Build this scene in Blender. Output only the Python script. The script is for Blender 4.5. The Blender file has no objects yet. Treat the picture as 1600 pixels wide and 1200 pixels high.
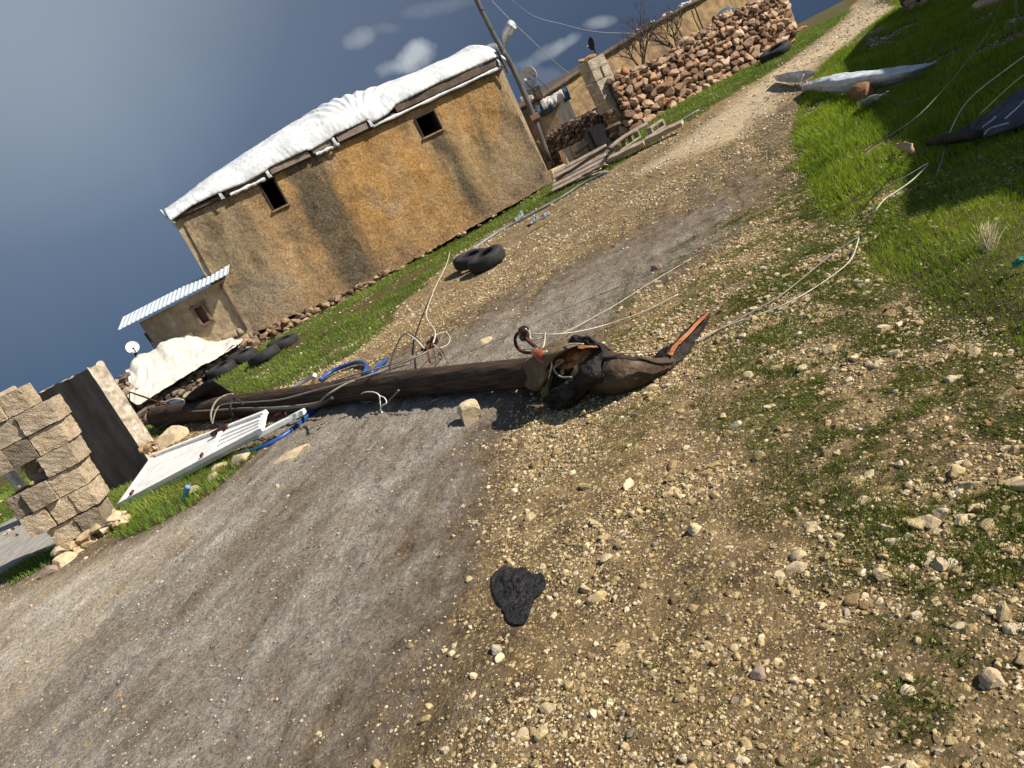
import bpy, bmesh, math, random
import numpy as np
from mathutils import Vector, Matrix
random.seed(7); RNG = np.random.default_rng(11)
SC = bpy.context.scene
COL = SC.collection
# ------------------------------------------------------------------ camera
FPX, ROLL, PITCH, EYE = 1200.0, math.radians(26.4), math.radians(15.0), 1.5
cam_d = bpy.data.cameras.new('camera'); cam = bpy.data.objects.new('camera', cam_d); COL.objects.link(cam)
cam_d.sensor_fit = 'HORIZONTAL'; cam_d.sensor_width = 36; cam_d.lens = 36*FPX/1600
cam_d.clip_start = 0.05; cam_d.clip_end = 3000
R_ = Vector((1, 0, 0)); F_ = Vector((0, math.cos(PITCH), -math.sin(PITCH))); U_ = Vector((0, math.sin(PITCH), math.cos(PITCH)))
cx = math.cos(ROLL)*R_ - math.sin(ROLL)*U_; cy = math.sin(ROLL)*R_ + math.cos(ROLL)*U_; cz = -F_
M = Matrix.Identity(4)
for i in range(3):
    M[i][0] = cx[i]; M[i][1] = cy[i]; M[i][2] = cz[i]
M[0][3], M[1][3], M[2][3] = 0, 0, EYE
cam.matrix_world = M
SC.camera = cam
# ------------------------------------------------------------------ light
SUN_AZ = math.radians(-17)      # measured from +X towards +Y (negative: slightly behind the viewer's right)
SUN_EL = math.radians(37)
SC.view_settings.view_transform = 'Standard'; SC.view_settings.look = 'None'
SC.view_settings.gamma = 1; SC.view_settings.exposure = 0.52
SC.view_settings.use_curve_mapping = False
sun_dir = Vector((math.cos(SUN_EL)*math.cos(SUN_AZ), math.cos(SUN_EL)*math.sin(SUN_AZ), math.sin(SUN_EL)))
sl = bpy.data.lights.new('sun', 'SUN'); sl.energy = 5.0; sl.angle = math.radians(0.5); sl.color = (1.0, 0.93, 0.82)
so = bpy.data.objects.new('sun', sl); COL.objects.link(so); so.rotation_euler = sun_dir.to_track_quat('Z', 'Y').to_euler()
so.location = (20, -5, 20)

def ray(px, py):
    dx, dy = px-800, py-600
    a = dx*math.cos(ROLL) - dy*math.sin(ROLL); b = -dx*math.sin(ROLL) - dy*math.cos(ROLL)
    return Vector((a, FPX*math.cos(PITCH)+b*math.sin(PITCH), -FPX*math.sin(PITCH)+b*math.cos(PITCH)))

world = bpy.data.worlds.new('World'); SC.world = world; world.use_nodes = True
def build_world():
    nt = world.node_tree; nt.nodes.clear(); N = nt.nodes.new; L = nt.links.new
    def math_(op, a, b=None, clamp=False):
        n = N('ShaderNodeMath'); n.operation = op; n.use_clamp = clamp
        for i, v in enumerate((a, b)):
            if v is None: continue
            if isinstance(v, (int, float)): n.inputs[i].default_value = v
            else: L(v, n.inputs[i])
        return n.outputs[0]
    out = N('ShaderNodeOutputWorld'); bg = N('ShaderNodeBackground'); L(bg.outputs[0], out.inputs[0])
    sky = N('ShaderNodeTexSky'); sky.sky_type = 'NISHITA'; sky.sun_disc = False
    sky.sun_elevation = SUN_EL; sky.sun_rotation = math.atan2(sun_dir.x, sun_dir.y)
    sky.air_density = 1.0; sky.dust_density = 0.6
    tc = N('ShaderNodeTexCoord'); gen = tc.outputs['Generated']
    def dot(v):
        n = N('ShaderNodeVectorMath'); n.operation = 'DOT_PRODUCT'; L(gen, n.inputs[0]); n.inputs[1].default_value = v; return n.outputs['Value']
    def ramp(x, stops):
        r = N('ShaderNodeValToRGB'); L(x, r.inputs[0]); e = r.color_ramp.elements
        while len(e) < len(stops): e.new(0.5)
        for k, (p, c) in enumerate(stops): e[k].position = p; e[k].color = (*c, 1)
        return r.outputs[0]
    # a bank of storm cloud in front of the viewer, opening to lit haze up and to the left
    gd = ray(-60, -120).normalized()
    g = dot(tuple(gd))
    gm = N('ShaderNodeMapRange'); L(g, gm.inputs[0]); gm.inputs[1].default_value = 0.52; gm.inputs[2].default_value = 1.0
    storm = ramp(gm.outputs[0], [(0.0, (0.066, 0.084, 0.124)), (0.40, (0.072, 0.094, 0.145)), (0.72, (0.088, 0.116, 0.178)), (0.90, (0.135, 0.172, 0.244)), (1.0, (0.25, 0.30, 0.37))])
    sep = N('ShaderNodeSeparateXYZ'); L(gen, sep.inputs[0])
    # darker and bluer near the skyline
    hz = N('ShaderNodeMapRange'); L(sep.outputs['Z'], hz.inputs[0]); hz.inputs[1].default_value = -0.02; hz.inputs[2].default_value = 0.30
    hzr = ramp(hz.outputs[0], [(0.0, (0.62, 0.80, 0.92)), (0.5, (0.85, 0.93, 0.98)), (1.0, (1, 1, 1))])
    mm = N('ShaderNodeMix'); mm.data_type = 'RGBA'; mm.blend_type = 'MULTIPLY'; mm.inputs[0].default_value = 1.0
    L(storm, mm.inputs[6]); L(hzr, mm.inputs[7])
    # large soft structure
    nz = N('ShaderNodeTexNoise'); L(gen, nz.inputs['Vector']); nz.inputs['Scale'].default_value = 3.0; nz.inputs['Detail'].default_value = 3
    nr = ramp(nz.outputs[0], [(0.3, (0.90, 0.90, 0.92)), (0.7, (1.10, 1.09, 1.07))])
    m2 = N('ShaderNodeMix'); m2.data_type = 'RGBA'; m2.blend_type = 'MULTIPLY'; m2.inputs[0].default_value = 1.0
    L(mm.outputs[2], m2.inputs[6]); L(nr, m2.inputs[7])
    cur = m2.outputs[2]
    # small white cumulus
    n2 = N('ShaderNodeTexNoise'); L(gen, n2.inputs['Vector']); n2.inputs['Scale'].default_value = 20; n2.inputs['Detail'].default_value = 5; n2.inputs['Roughness'].default_value = 0.5
    for (px, py, ax, ay, ang, amt) in ((634, 92, 44, 20, -20, .62), (566, 58, 26, 14, -20, .26), (600, 45, 26, 10, 0, .12), (938, 34, 28, 9, -8, .34), (858, 80, 50, 10, -28, .22), (885, 66, 26, 9, -30, .16), (800, 108, 30, 8, -20, .08), (690, 10, 60, 12, -10, .10), (845, 120, 40, 14, 5, .10)):
        c = ray(px, py).normalized()
        a_ = math.radians(ang)
        ax1 = (ray(px+math.cos(a_)*10, py+math.sin(a_)*10).normalized()-c).normalized()
        ax2 = c.cross(ax1).normalized()
        u = math_('DIVIDE', dot(tuple(ax1)), ax/1200); v = math_('DIVIDE', dot(tuple(ax2)), ay/1200)
        u = math_('SUBTRACT', u, c.dot(ax1)/(ax/1200))
        r2 = math_('ADD', math_('MULTIPLY', u, u), math_('MULTIPLY', v, v))
        den = math_('SUBTRACT', 1.0, r2)
        den = math_('ADD', den, math_('MULTIPLY', math_('SUBTRACT', n2.outputs[0], 0.5), 4.2))
        den = math_('MULTIPLY', den, math_('SUBTRACT', 1.9, math_('MULTIPLY', r2, 0.5), True))
        front = math_('GREATER_THAN', dot(tuple(c)), 0.5)
        den = math_('MULTIPLY', math_('MULTIPLY', math_('MULTIPLY', den, 0.8, True), front), amt)
        mx = N('ShaderNodeMix'); mx.data_type = 'RGBA'; L(den, mx.inputs[0]); L(cur, mx.inputs[6]); mx.inputs[7].default_value = (0.62, 0.66, 0.68, 1)
        cur = mx.outputs[2]
    st = N('ShaderNodeVectorMath'); st.operation = 'SCALE'; L(sky.outputs[0], st.inputs[0]); st.inputs['Scale'].default_value = 0.10
    fm = N('ShaderNodeMapRange'); L(sep.outputs['Y'], fm.inputs[0]); fm.inputs[1].default_value = -0.25; fm.inputs[2].default_value = 0.25
    mix = N('ShaderNodeMix'); mix.data_type = 'RGBA'; L(fm.outputs[0], mix.inputs[0]); L(st.outputs[0], mix.inputs[6]); L(cur, mix.inputs[7])
    L(mix.outputs[2], bg.inputs[0]); bg.inputs[1].default_value = 0.80
build_world()

# ------------------------------------------------------------------ numeric helpers
def ss(a, b, x):
    t = np.clip((x-a)/(b-a), 0, 1); return t*t*(3-2*t)
def hashn(i, j, s=0):
    h = (i.astype(np.int64)*374761393 + j.astype(np.int64)*668265263 + s*974634777) & 0x7fffffff
    h = ((h ^ (h >> 13))*1274126177) & 0x7fffffff
    return ((h ^ (h >> 16)) & 0xffff)/65535.0
def vnoise(x, y, s=0):
    xi, yi = np.floor(x), np.floor(y); fx, fy = x-xi, y-yi
    fx = fx*fx*(3-2*fx); fy = fy*fy*(3-2*fy)
    a = hashn(xi, yi, s); b = hashn(xi+1, yi, s); c = hashn(xi, yi+1, s); d = hashn(xi+1, yi+1, s)
    return (a*(1-fx)+b*fx)*(1-fy) + (c*(1-fx)+d*fx)*fy
def fbm(x, y, o=4, s=0, r=0.5):
    v = 0; a = 1; t = 0
    for k in range(o):
        v = v + a*vnoise(x*2**k+17.3*k, y*2**k-9.1*k, s+k); t += a; a *= r
    return v/t
def T0(x, y):
    st = 19.5+20*ss(2, 12, x)+0.8*np.maximum(x-12, 0); d = np.maximum(y-st, 0)          # the village sits on a rise: the land drops away behind it
    return 0.42*ss(8, 19, y) + 0.42*ss(0.5, 6.5, x)*ss(7, 16, y) - 0.16*d*d/(d+5)
def G0(px, py, dz=0):
    v = ray(px, py); t = 0.0006
    while t < 0.3:
        x, y, z = v.x*t, v.y*t, EYE+v.z*t
        if z < T(x, y)+dz: return Vector((x, y, T(x, y)+dz))
        t *= 1.0015
    return Vector((x, y, z))
T = T0
def W2(px, py):
    g = G0(px, py); return (g.x, g.y)
def sdf(poly, x, y):
    P = np.array(poly); n = len(P); d = np.full(x.shape, 1e9); ins = np.zeros(x.shape, bool)
    for i in range(n):
        ax, ay = P[i]; bx, by = P[(i+1) % n]; ex, ey = bx-ax, by-ay; L2 = ex*ex+ey*ey+1e-9
        h = np.clip(((x-ax)*ex+(y-ay)*ey)/L2, 0, 1)
        d = np.minimum(d, (x-ax-h*ex)**2+(y-ay-h*ey)**2)
        c = ((ay > y) != (by > y)) & (x < ex*(y-ay)/(ey+(1e-12 if ey == 0 else 0))+ax)
        ins ^= c
    d = np.sqrt(d); return np.where(ins, -d, d)
BANK = [(60, 75), (22, 34), (12.6, 20)] + [W2(*p) for p in ((1405, 12), (1330, 68), (1290, 100), (1262, 140), (1246, 190), (1245, 240), (1262, 290), (1300, 340), (1350, 395), (1400, 440), (1460, 490), (1520, 530), (1600, 565))] + [(2.5, 2.1), (3.2, 1.2), (6, -3), (60, -10)]
VERGE = [(-4.7, 11.6)] + [W2(*p) for p in ((490, 590), (560, 548), (600, 510), (650, 462), (700, 412), (735, 385), (790, 352), (860, 316), (905, 292), (950, 268), (1020, 228), (1095, 180), (1180, 130), (1215, 106), (1270, 70), (1320, 30))] + [(19, 31.5), (50, 75), (-90, 75), (-90, 12), (-7.5, 11.8)]
PATCH = [W2(*p) for p in ((150, 830), (190, 848), (240, 828), (300, 796), (345, 762), (400, 715), (420, 690), (330, 720), (240, 745), (150, 770), (120, 740))]
LEFTG = [W2(*p) for p in ((-40, 780), (40, 775), (60, 800), (20, 815), (-60, 870))] + [(-9, 5), (-60, 5), (-60, 12)]
STRIP = [W2(*p) for p in ((20, 915), (70, 890), (118, 862), (95, 850), (50, 870), (0, 900))]
MUD = [(-8, -2), (-0.9, -1)] + [W2(*p) for p in ((520, 1200), (600, 1080), (640, 950), (700, 800), (775, 700), (810, 640), (870, 560), (920, 490), (1000, 440), (1110, 370), (1190, 290), (1235, 200), (1300, 108), (1345, 60), (1310, 80), (1250, 130), (1180, 200), (1100, 275), (950, 372), (820, 435), (760, 470), (690, 520), (600, 560), (500, 610), (420, 670), (370, 745), (290, 800), (190, 842), (100, 896), (0, 925), (-60, 930))]
PALE = [W2(*p) for p in ((-60, 960), (0, 930), (100, 897), (230, 838), (330, 790), (370, 770), (260, 880), (180, 960), (100, 1040), (0, 1150), (-60, 1200))]
RED = [W2(*p) for p in ((452, 552), (500, 524), (560, 490), (612, 458), (672, 424), (728, 390), (700, 398), (652, 422), (590, 456), (540, 486), (490, 516), (455, 536))]
CREAM = [W2(*p) for p in ((1415, 2), (1345, 52), (1300, 84), (1235, 128), (1200, 175), (1150, 215), (1090, 235), (1000, 270), (1060, 225), (1130, 175), (1200, 122), (1270, 75), (1330, 28))] + [(18, 30), (12, 19.5)]
WEEDZ = [W2(*p) for p in ((1190, 240), (1235, 330), (1215, 420), (1140, 470), (1130, 560), (1200, 680), (1240, 800), (1300, 930), (1330, 1080), (1350, 1200))] + [(.25, .9), (1.2, .5), (3, 1), (2.2, 2.6)] + [W2(*p) for p in ((1520, 520), (1400, 430), (1300, 330), (1250, 240))]
SLABP = [W2(*p) for p in ((-60, 890), (-60, 850), (0, 822), (60, 800), (118, 815), (90, 845), (40, 868), (0, 893), (-30, 910))]
def bank_lift(x, y):
    d = sdf(BANK, x, y); return 0.09*ss(0.02, -0.35, d) + 0.22*ss(-0.6, -3.5, d)
def T(x, y):
    if isinstance(x, np.ndarray): return T0(x, y)+bank_lift(x, y)
    a = np.array([float(x)]); b = np.array([float(y)])
    return float((T0(a, b)+bank_lift(a, b))[0])
# fast cached ground grid for the marching
_gx = np.linspace(-30, 30, 601); _gy = np.linspace(-5, 60, 651)
_TG = T(*np.meshgrid(_gx, _gy))
def Tq(x, y):
    i = min(max((x+30)/0.1, 0), 599.999); j = min(max((y+5)/0.1, 0), 649.999)
    a, b = int(i), int(j); u, v = i-a, j-b
    return float((_TG[b, a]*(1-u)+_TG[b, a+1]*u)*(1-v)+(_TG[b+1, a]*(1-u)+_TG[b+1, a+1]*u)*v)
def G(px, py, dz=0.0):
    v = ray(px, py); t = 0.0006
    while t < 0.2:
        x, y, z = v.x*t, v.y*t, EYE+v.z*t
        if z < Tq(x, y)+dz: break
        t *= 1.002
    return Vector((x, y, Tq(x, y)+dz))
def D(px, py, y):
    v = ray(px, py); t = y/v.y; return Vector((v.x*t, y, EYE+v.z*t))
class VPlane:
    def __init__(s, p0, p1):
        s.p = Vector((p0[0], p0[1], 0)); d = Vector((p1[0]-p0[0], p1[1]-p0[1], 0)); s.len = d.length; s.e = d.normalized(); s.n = Vector((s.e.y, -s.e.x, 0))
    def hit(s, px, py, off=0):
        v = ray(px, py); o = Vector((0, 0, EYE)); pp = s.p+s.n*off
        t = (pp-o).dot(s.n)/v.dot(s.n); q = o+v*t; return ((q-s.p).dot(s.e), q.z)
    def at(s, u, n, z): q = s.p+s.e*u+s.n*n; return Vector((q.x, q.y, z))
# ------------------------------------------------------------------ objects helpers
def mesh_np(name, V, F, material, parent=None, smooth=True, attrs=None):
    me = bpy.data.meshes.new(name); V = np.asarray(V, np.float32); F = np.asarray(F, np.int32)
    k = F.shape[1]
    me.vertices.add(len(V)); me.vertices.foreach_set('co', V.ravel())
    me.loops.add(F.size); me.loops.foreach_set('vertex_index', F.ravel())
    me.polygons.add(len(F)); me.polygons.foreach_set('loop_start', np.arange(0, F.size, k, dtype=np.int32))
    me.polygons.foreach_set('loop_total', np.full(len(F), k, np.int32))
    me.polygons.foreach_set('use_smooth', np.full(len(F), smooth, bool))
    me.update(calc_edges=True)
    if attrs:
        for an, av in attrs.items():
            a = me.color_attributes.new(an, 'FLOAT_COLOR', 'POINT'); a.data.foreach_set('color', np.asarray(av, np.float32).ravel())
    me.materials.append(material)
    o = bpy.data.objects.new(name, me); COL.objects.link(o)
    if parent: o.parent = parent
    return o
class MB:
    def __init__(s): s.v = []; s.f = []
    def add(s, V, F):
        n = len(s.v); s.v += [tuple(p) for p in V]; s.f += [tuple(i+n for i in f) for f in F]; return s
    def box(s, c, size, R=None, jit=0.0):
        c = Vector(c); hx, hy, hz = size[0]/2, size[1]/2, size[2]/2
        V = []
        for x, y, z in ((-1,-1,-1),(1,-1,-1),(1,1,-1),(-1,1,-1),(-1,-1,1),(1,-1,1),(1,1,1),(-1,1,1)):
            p = Vector((x*hx+random.uniform(-jit, jit), y*hy+random.uniform(-jit, jit), z*hz+random.uniform(-jit, jit)))
            if R is not None: p = R @ p
            V.append(c+p)
        return s.add(V, [(0,3,2,1),(4,5,6,7),(0,1,5,4),(1,2,6,5),(2,3,7,6),(3,0,4,7)])
    def tube(s, pts, r, n=8, cap=True, smooth_=3):
        P = spline(pts, smooth_) if smooth_ > 1 and len(pts) > 2 else [Vector(p) for p in pts]
        m = len(P)
        rr = r if callable(r) else (lambda t: r)
        up = Vector((0, 0, 1)); V = []; prev = None
        for i, p in enumerate(P):
            d = (P[min(i+1, m-1)]-P[max(i-1, 0)]).normalized()
            if prev is None:
                a = d.cross(up) if abs(d.z) < 0.95 else d.cross(Vector((1, 0, 0)))
            else: a = prev - d*prev.dot(d)
            a.normalize(); prev = a; b = d.cross(a)
            q = rr(i/(m-1))
            for k in range(n):
                t = 2*math.pi*k/n; V.append(p+(a*math.cos(t)+b*math.sin(t))*q)
        F = []
        for i in range(m-1):
            for k in range(n):
                F.append((i*n+k, i*n+(k+1) % n, (i+1)*n+(k+1) % n, (i+1)*n+k))
        if cap: F.append(tuple(reversed(range(n)))); F.append(tuple(range((m-1)*n, m*n)))
        return s.add(V, F)
    def lathe(s, prof, n=24, Mx=None):
        V = []; F = []; m = len(prof)
        for r, z in prof:
            for k in range(n):
                t = 2*math.pi*k/n; p = Vector((r*math.cos(t), r*math.sin(t), z)); V.append(Mx @ p if Mx is not None else p)
        for i in range(m-1):
            for k in range(n): F.append((i*n+k, i*n+(k+1) % n, (i+1)*n+(k+1) % n, (i+1)*n+k))
        return s.add(V, F)
    def build(s, name, material, parent=None, smooth=False, bevel=0.0, solid=0.0, sub=0):
        me = bpy.data.meshes.new(name); me.from_pydata([tuple(v) for v in s.v], [], s.f); me.update()
        bm = bmesh.new(); bm.from_mesh(me); bmesh.ops.recalc_face_normals(bm, faces=bm.faces)
        if bevel: bmesh.ops.bevel(bm, geom=bm.edges[:], offset=bevel, segments=2, affect='EDGES', clamp_overlap=True)
        bm.to_mesh(me); bm.free()
        me.materials.append(material)
        for p in me.polygons: p.use_smooth = smooth
        o = bpy.data.objects.new(name, me); COL.objects.link(o)
        if parent: o.parent = parent
        if solid:
            md = o.modifiers.new('thickness', 'SOLIDIFY'); md.thickness = solid; md.offset = 0
        if sub:
            md = o.modifiers.new('subdivision', 'SUBSURF'); md.levels = md.render_levels = sub
        return o
def spline(pts, k=4):
    P = [Vector(p) for p in pts]; out = []
    for i in range(len(P)-1):
        p0 = P[max(i-1, 0)]; p1 = P[i]; p2 = P[i+1]; p3 = P[min(i+2, len(P)-1)]
        for j in range(k):
            t = j/k
            out.append(0.5*((2*p1)+(p2-p0)*t+(2*p0-5*p1+4*p2-p3)*t*t+(3*p1-p0-3*p2+p3)*t**3))
    out.append(P[-1]); return out
def tag(o, label=None, cat=None, group=None, kind=None):
    if label: o['label'] = label
    if cat: o['category'] = cat
    if group: o['group'] = group
    if kind: o['kind'] = kind
    return o
def thing(name, loc, label, cat, group=None):
    o = bpy.data.objects.new(name, None); COL.objects.link(o); o.empty_display_size = 0.1; o.location = loc
    tag(o, label, cat, group); bpy.context.view_layer.update(); return o
def adopt(o, root):       # keep world coordinates while parenting
    o.parent = root; o.matrix_parent_inverse = root.matrix_basis.inverted(); return o
def resample(pts, n):
    P = spline(pts, 8) if len(pts) > 2 else [Vector(p) for p in pts]
    L = [0]
    for i in range(1, len(P)): L.append(L[-1]+(P[i]-P[i-1]).length)
    out = []; j = 0
    for i in range(n):
        t = L[-1]*i/(n-1)
        while j < len(P)-2 and L[j+1] < t: j += 1
        seg = L[j+1]-L[j]
        out.append(P[j].lerp(P[j+1], min(max((t-L[j])/(seg if seg > 1e-9 else 1), 0), 1)))
    return out
def sheet(name, curves, material, nu=40, nv=24, wr=0.0, ws=6.0, wdir=(1, 1), thick=0.006, parent=None, seed=0, fold=0.0, ff=8):
    """a surface lofted through several curves, with wrinkles along its normal"""
    C = [resample(c, nu) for c in curves]
    cols = [resample([c[i] for c in C], nv) for i in range(nu)]
    P = np.array([[tuple(q) for q in col] for col in cols])      # nu, nv, 3
    du = np.gradient(P, axis=0); dv = np.gradient(P, axis=1)
    nrm = np.cross(du, dv); nrm /= (np.linalg.norm(nrm, axis=2, keepdims=True)+1e-9)
    U, Vv = np.meshgrid(np.arange(nu)/(nu-1), np.arange(nv)/(nv-1), indexing='ij')
    w = fbm(U*ws*wdir[0]+seed*3.1, Vv*ws*wdir[1]+seed, 4, seed)-0.5
    rid = 1-np.abs(fbm(U*ws*wdir[0]*0.8+9+seed, Vv*ws*wdir[1]*0.8+4, 3, seed+5)*2-1)*1.5
    d = wr*(w*1.6+rid*0.6)
    if fold: d = d+fold*np.sin((U+0.12*fbm(U*3, Vv*4, 2, seed)*1.0)*ff*6.28)*(0.35+0.65*fbm(U*4, Vv*2, 2, seed+3))
    P = P+nrm*d[..., None]
    idx = np.arange(nu*nv).reshape(nu, nv)
    F = np.stack([idx[:-1, :-1], idx[1:, :-1], idx[1:, 1:], idx[:-1, 1:]], -1).reshape(-1, 4)
    o = mesh_np(name, P.reshape(-1, 3), F, material, parent)
    if thick:
        md = o.modifiers.new('thickness', 'SOLIDIFY'); md.thickness = thick; md.offset = 0
    return o
# ------------------------------------------------------------------ materials
class NB:
    def __init__(s, name):
        s.m = bpy.data.materials.new(name); s.m.use_nodes = True; s.nt = s.m.node_tree; s.nt.nodes.clear()
        s.out = s.n('ShaderNodeOutputMaterial'); s.b = s.n('ShaderNodeBsdfPrincipled'); s.l(s.b.outputs[0], s.out.inputs[0])
        s.pos = s.n('ShaderNodeNewGeometry').outputs['Position']
    def n(s, t): return s.nt.nodes.new(t)
    def l(s, a, b): s.nt.links.new(a, b)
    def set(s, sock, v):
        if hasattr(v, 'node'): s.l(v, sock)
        elif isinstance(v, (tuple, list)) and len(v) == 3 and len(sock.default_value) == 4: sock.default_value = (*v, 1)
        else: sock.default_value = v
    def noise(s, scale, detail=4, rough=0.55, vec=None, col=False, dist=0):
        t = s.n('ShaderNodeTexNoise'); s.l(vec or s.pos, t.inputs['Vector']); t.inputs['Scale'].default_value = scale; t.inputs['Detail'].default_value = detail
        t.inputs['Roughness'].default_value = rough; t.inputs['Distortion'].default_value = dist
        return t.outputs['Color' if col else 'Fac']
    def vor(s, scale, out='Distance', vec=None, rnd=1.0):
        t = s.n('ShaderNodeTexVoronoi'); s.l(vec or s.pos, t.inputs['Vector']); t.inputs['Scale'].default_value = scale; t.inputs['Randomness'].default_value = rnd
        return t.outputs[out]
    def ramp(s, x, stops, interp='LINEAR'):
        r = s.n('ShaderNodeValToRGB'); s.l(x, r.inputs[0]); r.color_ramp.interpolation = interp; e = r.color_ramp.elements
        while len(e) < len(stops): e.new(0.5)
        for k, (p, c) in enumerate(stops):
            e[k].position = p; e[k].color = (*c, 1) if isinstance(c, tuple) else (c, c, c, 1)
        return r.outputs[0]
    def mix(s, f, a, b, mode='MIX'):
        m = s.n('ShaderNodeMix'); m.data_type = 'RGBA'; m.blend_type = mode
        s.set(m.inputs[0], f); s.set(m.inputs[6], a); s.set(m.inputs[7], b); return m.outputs[2]
    def math(s, op, a, b=0.0, clamp=False):
        n = s.n('ShaderNodeMath'); n.operation = op; n.use_clamp = clamp; s.set(n.inputs[0], a); s.set(n.inputs[1], b); return n.outputs[0]
    def scalev(s, vec3, vec=None):
        n = s.n('ShaderNodeVectorMath'); n.operation = 'MULTIPLY'; s.l(vec or s.pos, n.inputs[0]); n.inputs[1].default_value = vec3; return n.outputs[0]
    def bump(s, h, strength=0.5, dist=0.01, prev=None):
        b = s.n('ShaderNodeBump'); s.l(h, b.inputs['Height']); b.inputs['Strength'].default_value = strength; b.inputs['Distance'].default_value = dist
        if prev: s.l(prev, b.inputs['Normal'])
        return b.outputs[0]
    def fin(s, color, rough=0.8, bump=None, metallic=0, spec=0.3):
        s.set(s.b.inputs['Base Color'], color); s.set(s.b.inputs['Roughness'], rough); s.set(s.b.inputs['Metallic'], metallic)
        s.b.inputs['Specular IOR Level'].default_value = spec
        if bump: s.l(bump, s.b.inputs['Normal'])
        return s.m
def island(nb):
    return nb.n('ShaderNodeNewGeometry').outputs['Random Per Island']
def simple(name, c1, c2, scale=6, rough=0.8, bs=40, bd=0.004, metallic=0, spec=0.3, stretch=(1, 1, 1), c3=None, isl=0.0, bst=0.6, big=None, rotz=None):
    b = NB(name); base = None
    if rotz is not None:
        rt = b.n('ShaderNodeVectorRotate'); b.l(b.pos, rt.inputs[0]); rt.rotation_type = 'Z_AXIS'; rt.inputs['Angle'].default_value = rotz; base = rt.outputs[0]
    v = b.scalev(stretch, base)
    n = b.noise(scale, 6, 0.6, v)
    st = [(0.32, c1), (0.62, c2)] + ([(0.75, c3)] if c3 else [])
    col = b.ramp(n, st)
    if isl:
        col = b.mix(1.0, col, b.ramp(island(b), [(0, 1-isl), (1, 1+isl)]), 'MULTIPLY')
    fine = b.noise(bs, 5, 0.65, v)
    col = b.mix(0.35, col, b.mix(1.0, col, b.ramp(fine, [(0.3, 0.45), (0.7, 1.5)]), 'MULTIPLY'))
    nb_ = b.bump(b.noise(big[0], 4, .6), 1.0, big[1]) if big else None
    return b.fin(col, rough, b.bump(fine, bst, bd, nb_), metallic, spec)
def rock_mat(name, stops, bs=60, bd=0.004, fine=9.0, spec=0.2):
    b = NB(name); col = b.ramp(island(b), stops)
    n = b.noise(fine, 6, 0.6)
    col = b.mix(0.7, col, b.mix(1.0, col, b.ramp(n, [(0.3, (0.50, 0.47, 0.44)), (0.5, (1, 1, 1)), (0.72, (1.45, 1.4, 1.35))]), 'MULTIPLY'))
    f = b.noise(bs, 6, 0.7)
    return b.fin(col, 0.9, b.bump(f, 0.7, bd), 0, spec)
TRACK_ANG = math.radians(20)
MAT = {}
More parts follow.
